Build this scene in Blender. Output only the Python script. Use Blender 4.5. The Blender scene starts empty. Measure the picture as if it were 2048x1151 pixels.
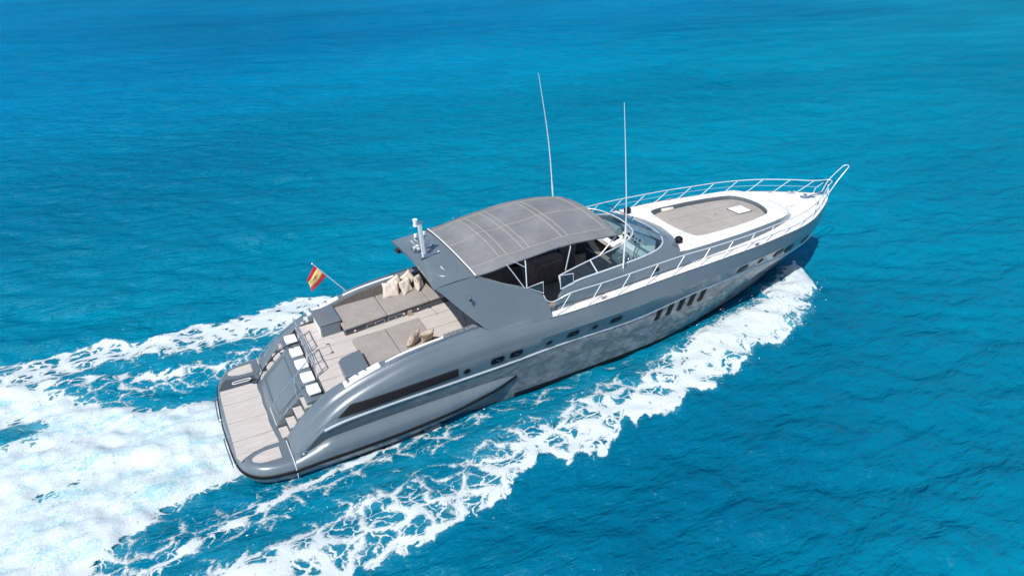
import bpy, bmesh, math, random
import numpy as np
from mathutils import Vector, Matrix
random.seed(7); RNG = np.random.RandomState(11)
R = math.radians
sc = bpy.context.scene

# ------------------------------------------------------------------ camera
cam_d = bpy.data.cameras.new('camera'); cam = bpy.data.objects.new('camera', cam_d)
sc.collection.objects.link(cam); sc.camera = cam
cam_d.sensor_width = 36.0; cam_d.lens = 36.0 * 1350.35 / 2048.0
cam_d.clip_start = 0.1; cam_d.clip_end = 6000
cam.location = (0.188, -17.586, 13.738)
yaw, pit = R(61.596), R(29.559)
cam.rotation_euler = (R(90) - pit, 0, yaw - R(90))

# ------------------------------------------------------------------ sky, sun, exposure
SUN_DIR = Vector((0.57, 0.38, -1.0)).normalized()          # direction the light travels
sun_el = math.asin(-SUN_DIR.z); az = math.atan2(-SUN_DIR.y, -SUN_DIR.x)
w = bpy.data.worlds.new('World'); sc.world = w; w.use_nodes = True
nt = w.node_tree; bg = nt.nodes['Background']
sky = nt.nodes.new('ShaderNodeTexSky'); sky.sky_type = 'NISHITA'; sky.sun_disc = False
sky.sun_elevation = sun_el; sky.sun_rotation = R(90) - az
sky.air_density = 1.0; sky.dust_density = 0.6; sky.ozone_density = 1.6
nt.links.new(sky.outputs[0], bg.inputs[0]); bg.inputs[1].default_value = 0.115
sl = bpy.data.lights.new('sun', 'SUN'); sl.energy = 4.0; sl.angle = R(0.5); sl.color = (1.0, 0.955, 0.89)
so = bpy.data.objects.new('sun', sl); sc.collection.objects.link(so)
so.rotation_euler = SUN_DIR.to_track_quat('-Z', 'Y').to_euler()
sc.view_settings.view_transform = 'Standard'; sc.view_settings.look = 'None'
sc.view_settings.exposure = 0.22; sc.view_settings.gamma = 1.0
sc.render.resolution_x = 1024; sc.render.resolution_y = 575

# ------------------------------------------------------------------ materials
def mat(name, col, rough=.5, metal=0., spec=.5, coat=0., bump=0., bscale=40., var=0., vscale=3., trans=0., ior=1.45):
    m = bpy.data.materials.new(name); m.use_nodes = True
    n = m.node_tree.nodes; l = m.node_tree.links; p = n['Principled BSDF']
    p.inputs['Base Color'].default_value = (*col, 1); p.inputs['Roughness'].default_value = rough
    p.inputs['Metallic'].default_value = metal; p.inputs['Specular IOR Level'].default_value = spec
    p.inputs['Coat Weight'].default_value = coat; p.inputs['Coat Roughness'].default_value = .06
    p.inputs['Transmission Weight'].default_value = trans; p.inputs['IOR'].default_value = ior
    tc = n.new('ShaderNodeTexCoord')
    if var:
        t = n.new('ShaderNodeTexNoise'); t.inputs['Scale'].default_value = vscale; t.inputs['Detail'].default_value = 6
        l.new(tc.outputs['Object'], t.inputs['Vector'])
        r = n.new('ShaderNodeMapRange'); r.inputs[1].default_value = .3; r.inputs[2].default_value = .7
        r.inputs[3].default_value = 1 - var; r.inputs[4].default_value = 1 + var
        l.new(t.outputs['Fac'], r.inputs[0])
        mx = n.new('ShaderNodeMix'); mx.data_type = 'RGBA'; mx.blend_type = 'MULTIPLY'; mx.inputs[0].default_value = 1
        mx.inputs['A'].default_value = (*col, 1); l.new(r.outputs[0], mx.inputs['B'])
        l.new(mx.outputs['Result'], p.inputs['Base Color'])
    if bump:
        t = n.new('ShaderNodeTexNoise'); t.inputs['Scale'].default_value = bscale; t.inputs['Detail'].default_value = 5
        l.new(tc.outputs['Object'], t.inputs['Vector'])
        b = n.new('ShaderNodeBump'); b.inputs['Strength'].default_value = bump; b.inputs['Distance'].default_value = .02
        l.new(t.outputs['Fac'], b.inputs['Height']); l.new(b.outputs[0], p.inputs['Normal'])
    return m

def hull_paint():
    m = mat('grey hull paint', (.13, .163, .19), .3, .1, .6, .5)
    n = m.node_tree.nodes; l = m.node_tree.links; p = n['Principled BSDF']
    tc = n.new('ShaderNodeTexCoord'); t = n.new('ShaderNodeTexNoise'); t.inputs['Scale'].default_value = .8; t.inputs['Detail'].default_value = 8
    t.inputs['Roughness'].default_value = .62
    l.new(tc.outputs['Object'], t.inputs[0])
    r = n.new('ShaderNodeValToRGB'); r.color_ramp.elements[0].position = .3; r.color_ramp.elements[1].position = .72
    r.color_ramp.elements[0].color = (.122, .156, .184, 1); r.color_ramp.elements[1].color = (.148, .184, .212, 1)
    l.new(t.outputs[0], r.inputs[0]); l.new(r.outputs[0], p.inputs['Base Color'])
    # the lower topsides get their own paint, with caustic light mottled into its colour
    sx = n.new('ShaderNodeSeparateXYZ'); l.new(tc.outputs['Object'], sx.inputs[0])
    return m
def caustic_paint():  # hull paint with water caustics painted on as pale mottling
    m = mat('hull paint with painted caustics', (.128, .158, .192), .22, .0, .5, .4)
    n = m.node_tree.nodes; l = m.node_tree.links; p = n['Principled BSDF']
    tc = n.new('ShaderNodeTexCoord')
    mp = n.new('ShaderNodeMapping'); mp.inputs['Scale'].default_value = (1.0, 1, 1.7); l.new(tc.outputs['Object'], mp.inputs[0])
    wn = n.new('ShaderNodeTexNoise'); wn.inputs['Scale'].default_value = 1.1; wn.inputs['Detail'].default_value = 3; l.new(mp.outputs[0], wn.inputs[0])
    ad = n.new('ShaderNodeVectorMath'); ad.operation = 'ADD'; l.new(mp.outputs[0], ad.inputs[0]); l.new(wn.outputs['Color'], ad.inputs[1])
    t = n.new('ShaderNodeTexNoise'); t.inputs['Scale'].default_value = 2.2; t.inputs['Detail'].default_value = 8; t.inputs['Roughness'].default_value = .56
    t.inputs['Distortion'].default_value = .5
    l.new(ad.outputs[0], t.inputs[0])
    at = n.new('ShaderNodeAttribute'); at.attribute_name = 'caustic'
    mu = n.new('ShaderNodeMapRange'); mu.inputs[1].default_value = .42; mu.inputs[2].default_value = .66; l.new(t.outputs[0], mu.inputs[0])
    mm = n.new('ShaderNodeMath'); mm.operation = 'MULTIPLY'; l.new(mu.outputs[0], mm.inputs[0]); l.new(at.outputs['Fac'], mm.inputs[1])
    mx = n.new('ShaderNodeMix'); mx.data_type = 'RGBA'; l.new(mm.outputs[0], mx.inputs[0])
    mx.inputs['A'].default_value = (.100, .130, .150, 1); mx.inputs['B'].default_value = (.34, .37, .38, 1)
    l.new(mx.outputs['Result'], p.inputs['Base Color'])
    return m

def teak():
    m = mat('washed teak', (.5, .46, .42), .75)
    n = m.node_tree.nodes; l = m.node_tree.links; p = n['Principled BSDF']
    tc = n.new('ShaderNodeTexCoord'); sx = n.new('ShaderNodeSeparateXYZ'); l.new(tc.outputs['Object'], sx.inputs[0])
    nz = n.new('ShaderNodeTexNoise'); nz.inputs['Scale'].default_value = 6; nz.inputs['Detail'].default_value = 6
    mp = n.new('ShaderNodeMapping'); mp.inputs['Scale'].default_value = (.35, 3, 1); l.new(tc.outputs['Object'], mp.inputs[0]); l.new(mp.outputs[0], nz.inputs[0])
    ma = n.new('ShaderNodeMath'); ma.operation = 'MULTIPLY'; ma.inputs[1].default_value = 1 / .075; l.new(sx.outputs[1], ma.inputs[0])
    fr = n.new('ShaderNodeMath'); fr.operation = 'PINGPONG'; fr.inputs[1].default_value = .5; l.new(ma.outputs[0], fr.inputs[0])
    mr = n.new('ShaderNodeMapRange'); mr.inputs[1].default_value = 0; mr.inputs[2].default_value = .1; l.new(fr.outputs[0], mr.inputs[0])
    rp = n.new('ShaderNodeValToRGB'); rp.color_ramp.elements[0].position = .3; rp.color_ramp.elements[1].position = .7
    rp.color_ramp.elements[0].color = (.50, .455, .42, 1); rp.color_ramp.elements[1].color = (.62, .575, .54, 1); l.new(nz.outputs[0], rp.inputs[0])
    mx = n.new('ShaderNodeMix'); mx.data_type = 'RGBA'; l.new(mr.outputs[0], mx.inputs[0])
    mx.inputs['A'].default_value = (.38, .35, .33, 1); l.new(rp.outputs[0], mx.inputs['B'])
    fac = None
    for sg in (1, -1):
        q1 = n.new('ShaderNodeMath'); q1.operation = 'MULTIPLY'; q1.inputs[1].default_value = 9.; l.new(sx.outputs[0], q1.inputs[0])
        q2 = n.new('ShaderNodeMath'); q2.operation = 'MULTIPLY_ADD'; q2.inputs[1].default_value = sg*13.; l.new(sx.outputs[1], q2.inputs[0]); l.new(q1.outputs[0], q2.inputs[2])
        q3 = n.new('ShaderNodeMath'); q3.operation = 'PINGPONG'; q3.inputs[1].default_value = .5; l.new(q2.outputs[0], q3.inputs[0])
        q4 = n.new('ShaderNodeMapRange'); q4.inputs[1].default_value = 0; q4.inputs[2].default_value = .12; q4.inputs[3].default_value = .66; q4.inputs[4].default_value = 1.; l.new(q3.outputs[0], q4.inputs[0])
        if fac is None: fac = q4.outputs[0]
        else:
            q5 = n.new('ShaderNodeMath'); q5.operation = 'MULTIPLY'; l.new(fac, q5.inputs[0]); l.new(q4.outputs[0], q5.inputs[1]); fac = q5.outputs[0]
    m2 = n.new('ShaderNodeMix'); m2.data_type = 'RGBA'; m2.blend_type = 'MULTIPLY'; m2.inputs[0].default_value = 1; l.new(mx.outputs['Result'], m2.inputs['A']); l.new(fac, m2.inputs['B'])
    l.new(m2.outputs['Result'], p.inputs['Base Color'])
    return m

def fabric(name, a, b, scale=2.2, fine=90, bump=.5):
    m = mat(name, a, .92, spec=.2)
    n = m.node_tree.nodes; l = m.node_tree.links; p = n['Principled BSDF']
    tc = n.new('ShaderNodeTexCoord')
    t = n.new('ShaderNodeTexNoise'); t.inputs['Scale'].default_value = scale; t.inputs['Detail'].default_value = 9; t.inputs['Roughness'].default_value = .65
    l.new(tc.outputs['Object'], t.inputs[0])
    r = n.new('ShaderNodeValToRGB'); r.color_ramp.elements[0].position = .34; r.color_ramp.elements[1].position = .66
    r.color_ramp.elements[0].color = (*a, 1); r.color_ramp.elements[1].color = (*b, 1)
    l.new(t.outputs[0], r.inputs[0]); l.new(r.outputs[0], p.inputs['Base Color'])
    t2 = n.new('ShaderNodeTexNoise'); t2.inputs['Scale'].default_value = fine; t2.inputs['Detail'].default_value = 3; l.new(tc.outputs['Object'], t2.inputs[0])
    t3 = n.new('ShaderNodeTexNoise'); t3.inputs['Scale'].default_value = 5; t3.inputs['Detail'].default_value = 4; l.new(tc.outputs['Object'], t3.inputs[0])
    s = n.new('ShaderNodeMath'); s.operation = 'MULTIPLY_ADD'; s.inputs[1].default_value = 4.0; l.new(t3.outputs[0], s.inputs[0]); l.new(t2.outputs[0], s.inputs[2])
    bp = n.new('ShaderNodeBump'); bp.inputs['Strength'].default_value = bump; bp.inputs['Distance'].default_value = .012
    l.new(s.outputs[0], bp.inputs['Height']); l.new(bp.outputs[0], p.inputs['Normal'])
    return m

def glass(name, tint, alpha, rough=.03):
    m = bpy.data.materials.new(name); m.use_nodes = True
    n = m.node_tree.nodes; l = m.node_tree.links
    for q in list(n): n.remove(q)
    o = n.new('ShaderNodeOutputMaterial'); t = n.new('ShaderNodeBsdfTransparent'); t.inputs[0].default_value = (*tint, 1)
    p = n.new('ShaderNodeBsdfPrincipled'); p.inputs['Base Color'].default_value = (tint[0]*.25, tint[1]*.3, tint[2]*.35, 1); p.inputs['Roughness'].default_value = rough
    p.inputs['Specular IOR Level'].default_value = .9
    mx = n.new('ShaderNodeMixShader'); mx.inputs[0].default_value = alpha
    l.new(t.outputs[0], mx.inputs[1]); l.new(p.outputs[0], mx.inputs[2]); l.new(mx.outputs[0], o.inputs[0])
    return m

GREY = hull_paint(); CAUSTIC = caustic_paint(); TEAK = teak()
WHITE = mat('white gelcoat', (.80, .79, .77), .4, coat=.2, var=.03, vscale=4)
WHITE2 = mat('white vinyl', (.82, .82, .82), .5)
STEEL = mat('polished stainless steel', (.72, .74, .77), .16, 1.0)
STEELW = mat('bright anodised rail', (.78, .80, .82), .28, .35)
BLACK = mat('black rubber', (.010, .011, .013), .5, spec=.25)
DARK = mat('dark glass', (.006, .007, .009), .3, spec=.12)
DGREY = mat('dark grey gelcoat', (.06, .072, .088), .4, coat=.3)
SLAT = mat('black louvre slat', (.018, .021, .025), .6, spec=.1)
SEAM = mat('dark caulk', (.05, .045, .042), .8)
PADF = fabric('taupe deck cushion fabric', (.30, .272, .25), (.345, .315, .295))
SUNF = fabric('taupe sun pad fabric', (.34, .31, .285), (.40, .37, .345), 1.4)
BIM = fabric('grey brown canvas', (.176, .181, .194), (.236, .241, .254), 1.0, 120, .55)
STITCH = mat('ochre stitching', (.42, .40, .33), .9)
PIL = fabric('cream linen', (.66, .585, .50), (.73, .655, .57), 9, 60, .8)
PIL2 = fabric('sand linen', (.50, .41, .31), (.62, .52, .41), 5, 60, .8)
BROWN = fabric('dark brown upholstery', (.17, .125, .115), (.23, .175, .16), 3)
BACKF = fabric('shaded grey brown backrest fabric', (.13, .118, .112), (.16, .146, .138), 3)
NAVY = fabric('navy canvas', (.015, .04, .2), (.02, .06, .28), 3)
DBLUE = mat('dark blue leather', (.02, .035, .06), .45)
TEAL = mat('pale teal panel', (.16, .24, .27), .4)
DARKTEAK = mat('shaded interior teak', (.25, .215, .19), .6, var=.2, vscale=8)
GL_SIDE = glass('tinted side glass', (.60, .74, .78), .13)
GL_FRONT = glass('windscreen glass with painted sky', (.42, .70, .90), .62, .06)  # blue base colour stands for the sky reflected in the front panes
FLAGR = mat('red flag cloth', (.62, .02, .05), .8); FLAGY = mat('yellow flag cloth', (.80, .60, .22), .8)
CREST = mat('crest brown', (.20, .08, .05), .8)

# ------------------------------------------------------------------ mesh helpers
COL = sc.collection
class M:
    def __init__(s): s.v = []; s.f = []
    def add(s, vs, fs):
        k = len(s.v); s.v += [tuple(map(float, q)) for q in vs]; s.f += [tuple(i + k for i in f) for f in fs]; return k
    def loft(s, rows, close=False, capa=False, capb=False):
        n = len(rows[0]); k = s.add([p for r in rows for p in r], [])
        for i in range(len(rows) - 1):
            for j in range(n if close else n - 1):
                a = k + i*n + j; b = k + i*n + (j+1) % n
                s.f.append((a, b, b + n, a + n))
        if capa: s.f.append(tuple(k + j for j in range(n))[::-1])
        if capb: s.f.append(tuple(k + (len(rows)-1)*n + j for j in range(n)))
        return s
    def tube(s, path, r=.018, n=8, closed=False, cap=True):
        P = [Vector(p) for p in path]; rows = []; L = len(P)
        up = Vector((0, 0, 1)); prev = None
        for i, p in enumerate(P):
            if closed: d = P[(i+1) % L] - P[i-1]
            else: d = P[min(i+1, L-1)] - P[max(i-1, 0)]
            d.normalize()
            if prev is None: a = d.cross(up if abs(d.z) < .95 else Vector((1, 0, 0)))
            else: a = prev - d * prev.dot(d)
            a.normalize(); prev = a; b = d.cross(a); rr = r[i] if isinstance(r, (list, tuple)) else r
            rows.append([p + (a*math.cos(t) + b*math.sin(t))*rr for t in [2*math.pi*k/n for k in range(n)]])
        if closed: rows.append(rows[0])
        s.loft(rows, True, cap and not closed, cap and not closed); return s
    def box(s, c, size, rot=None, taper=1.0):
        hx, hy, hz = [q/2 for q in size]; vs = []
        for z, t in ((-hz, 1), (hz, taper)):
            for x, y in ((-hx, -hy), (hx, -hy), (hx, hy), (-hx, hy)): vs.append(Vector((x*t, y*t, z)))
        if rot is not None: vs = [rot @ q for q in vs]
        c = Vector(c); s.add([c + q for q in vs], [(3,2,1,0),(4,5,6,7),(0,1,5,4),(1,2,6,5),(2,3,7,6),(3,0,4,7)]); return s
    def cyl(s, a, b, r, r2=None, n=16): return s.tube([a, b], [r, r if r2 is None else r2], n)
    def prism(s, pts, off):
        """polygon pts extruded by vector off"""
        n = len(pts); a = [Vector(p) for p in pts]; b = [p + Vector(off) for p in a]
        s.add(a + b, [tuple(range(n))[::-1], tuple(range(n, 2*n))] + [(i, (i+1) % n, (i+1) % n + n, i + n) for i in range(n)]); return s
    def sphere(s, c, r, sq=1.0, n=16, m=9):
        c = Vector(c); rows = []
        for i in range(m+1):
            t = math.pi*(i/m - .5)
            rows.append([c + Vector((r*max(math.cos(t), 1e-3)*math.cos(2*math.pi*k/n), r*max(math.cos(t), 1e-3)*math.sin(2*math.pi*k/n), r*sq*math.sin(t))) for k in range(n)])
        s.loft(rows, True); return s
    def mirror(s):
        q = M(); q.v = [(x, -y, z) for x, y, z in s.v]; q.f = [f[::-1] for f in s.f]; return q
    def build(s, name, m, parent=None, smooth=None, bevel=0., seg=2, sub=0, fixn=True, label=None):
        me = bpy.data.meshes.new(name)
        off = Vector((0, 0, 0)); q = parent
        while q is not None: off += q.location; q = q.parent
        c = off if parent is not None else Vector((0, 0, 0))
        me.from_pydata([(x - c.x, y - c.y, z - c.z) for x, y, z in s.v], [], s.f)
        if fixn:
            bm = bmesh.new(); bm.from_mesh(me); bmesh.ops.remove_doubles(bm, verts=bm.verts, dist=1e-5)
            bmesh.ops.recalc_face_normals(bm, faces=bm.faces); bm.to_mesh(me); bm.free()
        me.materials.append(m); o = bpy.data.objects.new(name, me); COL.objects.link(o)
        if parent is not None: o.parent = parent
        if bevel:
            b = o.modifiers.new('bevel', 'BEVEL'); b.width = bevel; b.segments = seg; b.limit_method = 'ANGLE'; b.angle_limit = R(35); smooth = smooth or 40
        if sub:
            b = o.modifiers.new('sub', 'SUBSURF'); b.levels = sub; b.render_levels = sub; smooth = smooth or 180
        if smooth:
            me.shade_smooth()
            me.set_sharp_from_angle(angle=R(smooth)) if smooth < 180 else None
        if label: o['label'] = label
        return o
def tag(o, label=None, cat=None, group=None, kind=None):
    if label: o['label'] = label
    if cat: o['category'] = cat
    if group: o['group'] = group
    if kind: o['kind'] = kind
    return o
def empty(name, loc): 
    e = bpy.data.objects.new(name, None); e.location = loc; COL.objects.link(e); e.empty_display_size = .3; return e

def pchip(tab, x, k):
    X = np.array([t[0] for t in tab], float); Y = np.array([t[k] for t in tab], float)
    h = np.diff(X); d = np.diff(Y)/h; m = np.zeros(len(X)); m[0] = d[0]; m[-1] = d[-1]
    for i in range(1, len(X)-1):
        if d[i-1]*d[i] > 0: w1 = 2*h[i]+h[i-1]; w2 = h[i]+2*h[i-1]; m[i] = (w1+w2)/(w1/d[i-1]+w2/d[i])
    x = np.clip(np.asarray(x, float), X[0], X[-1]); i = np.clip(np.searchsorted(X, x)-1, 0, len(X)-2)
    t = (x-X[i])/h[i]
    r = (2*t**3-3*t**2+1)*Y[i] + (t**3-2*t**2+t)*h[i]*m[i] + (-2*t**3+3*t**2)*Y[i+1] + (t**3-t**2)*h[i]*m[i+1]
    return float(r) if r.ndim == 0 else r
def smoothpath(pts, n=60):
    """resampled smooth 3D curve through points"""
    P = np.array(pts, float); s = np.r_[0, np.cumsum(np.linalg.norm(np.diff(P, axis=0), axis=1))]
    T = np.linspace(0, s[-1], n)
    # catmull-rom by arclength
    out = []
    for t in T:
        i = min(max(np.searchsorted(s, t)-1, 0), len(P)-2); u = (t-s[i])/(s[i+1]-s[i])
        p0 = P[max(i-1, 0)]; p1 = P[i]; p2 = P[i+1]; p3 = P[min(i+2, len(P)-1)]
        m1 = (p2-p0)/(s[i+1]-s[max(i-1, 0)])*(s[i+1]-s[i]); m2 = (p3-p1)/(s[min(i+2, len(P)-1)]-s[i])*(s[i+1]-s[i])
        out.append(tuple((2*u**3-3*u**2+1)*p1+(u**3-2*u**2+u)*m1+(-2*u**3+3*u**2)*p2+(u**3-u**2)*m2))
    return out
mir = lambda pts: [(x, -y, z) for x, y, z in pts]
def both(m): 
    q = m.mirror(); r = M(); r.add(m.v, m.f); r.add(q.v, q.f); return r

# ================================================================== THE YACHT
yacht = empty('motor_yacht', (12.5, 0, 0))
tag(yacht, 'long dark grey open motor yacht under way with a grey canvas top and white foredeck', 'motor yacht')
dz = lambda x: 1.86 + .03*(x - 2.7)                    # cockpit sole height

S0 = [(1.5,2.28,.60),(1.7,2.30,.84),(2.0,2.32,1.17),(2.4,2.33,1.50),(2.8,2.34,1.76),(3.3,2.35,1.99),(4.3,2.38,2.30),(5,2.4,2.47),(6,2.42,2.60),(7.5,2.48,2.70),(8.5,2.57,2.66),(9.9,2.67,2.66),(11,2.69,2.70),(13,2.70,2.82),(15.6,2.69,2.96),(17.8,2.59,3.01),(20,2.31,3.0),(21.1,2.1,2.97),(22.2,1.77,2.94),(23.2,1.3,2.91),(24.2,.75,2.88),(24.8,.36,2.86),(25.1,.015,2.85)]
S1 = [(1.6,2.58,.58),(1.8,2.62,.82),(2.1,2.65,1.10),(2.5,2.67,1.36),(3.2,2.7,1.62),(4.3,2.73,1.85),(6,2.77,2.02),(8,2.81,2.12),(10,2.85,2.18),(12.4,2.86,2.25),(15.7,2.81,2.49),(17.8,2.68,2.54),(20.1,2.32,2.51),(22,1.80,2.38),(23.2,1.27,2.28),(24.2,.69,2.22),(25.0,.012,2.2)]
S2 = [(1.6,2.60,.52),(1.9,2.68,.80),(2.4,2.73,1.24),(3.2,2.74,1.38),(5.2,2.72,1.45),(7.8,2.66,1.47),(10.3,2.60,1.55),(12.5,2.56,1.54),(16.2,2.43,1.84),(18.6,2.19,1.88),(20.8,1.84,1.80),(22.1,1.46,1.74),(23.2,1.02,1.68),(24,.58,1.58),(24.65,.01,1.5)]
S3 = [(1.6,2.54,.35),(2.4,2.58,.72),(5.2,2.55,.76),(7.8,2.56,.78),(10.3,2.57,.8),(12.4,2.50,.84),(16.1,2.30,.95),(18.5,1.92,1.0),(20.6,1.40,1.0),(22,.92,.97),(23,.49,.92),(23.75,.01,.9)]
S4 = [(1.6,2.45,0),(5.7,2.55,0),(10.5,2.5,0),(14.2,2.33,0),(15.9,2.05,0),(18,1.55,0),(19.5,1.15,0),(21.5,.5,0),(22.7,.01,0)]
S5 = [(1.6,1.9,-.6),(14,1.6,-.6),(18,.8,-.6),(21.5,.01,-.6)]
KEEL = [(1.6,0.01,-.9),(19.8,0.008,-.95)]
LN = [S0, S1, S2, S3, S4, S5, KEEL]
def line(L, s):
    x0, x1 = L[0][0], L[-1][0]; x = x0 + (x1-x0)*s
    return np.array([x, pchip(L, x, 1), pchip(L, x, 2)])
def hull_rows(N=150):
    rows = []
    for i in range(N+1):
        s = i/N; s = 1-(1-s)**1.15
        P = [line(L, s) for L in LN]; r = [P[0]]
        k = min(max((P[0][0]-8.5)/2.5, 0), 1)
        for j in range(1, 5):
            a = j/5; ce, se = math.cos(a*math.pi/2), math.sin(a*math.pi/2)
            e = np.array([P[0][0]+(P[1][0]-P[0][0])*a, P[0][1]+(P[1][1]-P[0][1])*se, P[1][2]+(P[0][2]-P[1][2])*ce])
            r.append(e*(1-k) + (P[0]*(1-a)+P[1]*a)*k)
        r += [P[1], P[1]*.5+P[2]*.5 + np.array([0, .012*(1-k), 0]), P[2]]
        for a in (.33, .66): r.append(P[2]*(1-a)+P[3]*a + np.array([0, .02, 0]) * (1 if s < .9 else 0))
        r += [P[3], P[3]*.5+P[4]*.5 + np.array([0, .02, 0]) * (1 if s < .9 else 0), P[4], P[5], P[6]]
        rows.append(r)
    return rows
HR = hull_rows()
def strip(rows, a, b):
    m = M(); 
    st = [[(p[0], -p[1], p[2]) for p in r[a:b+1]] for r in rows]; pt = [[tuple(p) for p in r[a:b+1]] for r in rows]
    m.loft(st); m.loft(pt); return m
hull = strip(HR, 0, 7).build('hull', GREY, yacht, smooth=24, fixn=True)
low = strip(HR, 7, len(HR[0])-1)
topside = low.build('lower_topside', CAUSTIC, hull, smooth=30)
# painted light thrown up by the water: strongest around the bow flare, fading aft and towards the chine
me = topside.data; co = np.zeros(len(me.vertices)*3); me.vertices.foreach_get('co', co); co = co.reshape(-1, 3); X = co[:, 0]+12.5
a = me.attributes.new('caustic', 'FLOAT', 'POINT')
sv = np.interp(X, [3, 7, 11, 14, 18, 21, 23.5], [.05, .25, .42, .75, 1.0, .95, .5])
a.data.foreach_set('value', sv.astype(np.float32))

_H = np.array([[tuple(p) for p in r[:13]] for r in HR])     # rows, columns, xyz
def hy(x, z):
    """hull half breadth at x, z, read off the hull's own rows"""
    zs = [np.interp(x, _H[:, c, 0], _H[:, c, 2]) for c in range(13)]; ys = [np.interp(x, _H[:, c, 0], _H[:, c, 1]) for c in range(13)]
    return float(np.interp(z, zs[::-1], ys[::-1]))
def on_hull(x, z, off=.006, side=-1): return (x, side*(hy(x, z)+off+min(max(x-12.5, 0)*.004, .028)), z)
def hull_patch(poly, off):
    return [on_hull(x, z, off) for x, z in poly]
# rubbing strake
for sgn in (-1, 1):
    pts = [(x, sgn*(pchip(S2, x, 1)+.02), pchip(S2, x, 2)) for x in np.linspace(2.4, 24.4, 110)]
    m = M(); rows = []
    for x, y, z in pts:
        rows.append([(x, y-sgn*.03, z+.035), (x, y+sgn*.012, z+.028), (x, y+sgn*.012, z-.018), (x, y-sgn*.03, z-.03)])
    m.loft(rows, False, ).build('rub_strake', STEELW, hull, smooth=50)
# black boot line at the chine
for sgn in (-1, 1):
    m = M(); rows = []
    for x in np.linspace(8.4, 20.5, 70):
        z = .16 + .0*x; y = hy(x, z)+.012; y2 = hy(x, z-.14)+.012
        rows.append([(x, sgn*y, z), (x, sgn*y2, z-.15)])
    m.loft(rows).build('boot_stripe', BLACK, hull)

# portholes -----------------------------------------------------------------
def rrect(cx, cz, w_, h_, r_, slope=0., n=5, shear=0.):
    pts = []
    for (sx, sz, a0) in ((1, 1, 0), (-1, 1, 90), (-1, -1, 180), (1, -1, 270)):
        for i in range(n+1):
            a = R(a0 + 90*i/n); x = sx*(w_/2-r_)+r_*math.cos(a); z = sz*(h_/2-r_)+r_*math.sin(a)
            pts.append((cx + x + shear*z, cz + z + slope*x))
    return pts
def ring(m, outer, inner, depth_o, depth_i, side):
    m.loft([[on_hull(x, z, depth_o, side) for x, z in outer] + [on_hull(*outer[0], depth_o, side)],
            [on_hull(x, z, depth_i, side) for x, z in inner] + [on_hull(*inner[0], depth_i, side)]])
def porthole(cx, cz, w_, h_, r_, slope, side, shear=0.):
    g = M(); rr_ = rrect(cx, cz, w_, h_, r_, slope, shear=shear); rr_ = rr_+rr_[:1]
    g.loft([[on_hull(cx+(x-cx)*q, cz+(z-cz)*q, .010, side) for x, z in rr_] for q in (1, .85, .65, .45, .25, .02)])
    o = g.build('porthole', DARK, hull)
    f = M(); outer = rrect(cx, cz, w_+.05, h_+.05, r_+.025, slope, shear=shear); inner = rrect(cx, cz, w_-.01, h_-.01, r_, slope, shear=shear)
    ring(f, outer, outer, -.02, .016, side); ring(f, outer, inner, .016, .012, side); ring(f, inner, inner, .012, -.01, side)
    f.build('porthole_frame', BLACK if shear else DGREY, o, smooth=40)
    if w_ > .3 and shear == 0:
        s_ = M(); s_.tube([on_hull(cx-.05, cz+h_*.1, .02, side), on_hull(cx+.1, cz-h_*.22, .02, side)], .008, 6)
        s_.build('hinge_stay', DGREY, o)
for side in (-1, 1):
    for x, z in ((7.72, 1.80), (8.36, 1.83), (10.42, 1.91), (12.1, 1.93), (17.9, 2.21), (20.05, 2.20), (20.8, 2.17), (22.15, 2.10)):
        porthole(x, z, .44, .25, .085, .04, side)
    for x, z in ((6.7, 1.75), (9.54, 1.85), (11.27, 1.90), (18.9, 2.24)):
        porthole(x, z, .2, .17, .08, .04, side)
    for k in range(5):
        x = 14.12 + k*.505; z = 1.50 + k*.038
        porthole(x, z-.06, .16, .44, .03, .05, side, shear=.32)
    # engine room louvre
    lo = lambda x: 1.45 + (x-2.75)*.0425; hi = lambda x: 1.80 + (x-3.17)*.052
    g = M(); xs = np.linspace(2.8, 6.42, 40); rows = []
    for x in xs:
        t = min(1, (x-2.8)/.42); zb = lo(x)+.04; zt = zb + (hi(x)-zb)*t
        rows.append([on_hull(x, zb+(zt-zb)*q, .006, side) for q in (0, .25, .5, .75, 1)])
    vent = g.loft(rows).build('engine_vent', BLACK, hull)
    for k in range(7):
        q = (k+.5)/7; m = M(); rows = []
        for x in np.linspace(2.8+.42*q+.03, 6.40, 30):
            zb = lo(x)+.05; z = zb + (hi(x)-.01-zb)*q
            a_ = on_hull(x, z+.013, .012, side); b_ = on_hull(x, z-.004, .035, side); c_ = on_hull(x, z-.012, .012, side); rows.append([a_, b_, c_])
        m.loft(rows).build('louvre_slat', SLAT, vent)

# swim platform ----------------------------------------------------------------
def plat_w(x):     # half outline of platform
    return pchip([(0.02,0,0),(.03,1.5,0),(.1,2.02,0),(.22,2.3,0),(.42,2.55,0),(.7,2.72,0),(1.1,2.82,0),(1.55,2.87,0)], x, 1)
out = []
prof = [(-.03,0),(.0,.8),(.04,1.5),(.1,1.95),(.2,2.25),(.38,2.5),(.65,2.70),(1.0,2.81),(1.5,2.88)]
half = smoothpath([(x, y, 0) for x, y in prof], 36)
loop = [(x, -y) for x, y, _ in half[::-1]] + [(x, y) for x, y, _ in half[1:]]
def inset(lp, d):
    n = len(lp); res = []
    for i in range(n):
        a_ = Vector(lp[max(i-1, 0)]); b_ = Vector(lp[min(i+1, n-1)]); t = (b_-a_).normalized(); nn = Vector((t.y, -t.x))
        q = Vector(lp[i]) + nn*d*1.0
        if i in (0, n-1): q.x = 1.5
        res.append((q.x, q.y))
    return res
m = M(); rows = []
zt = lambda x: .58
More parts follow.
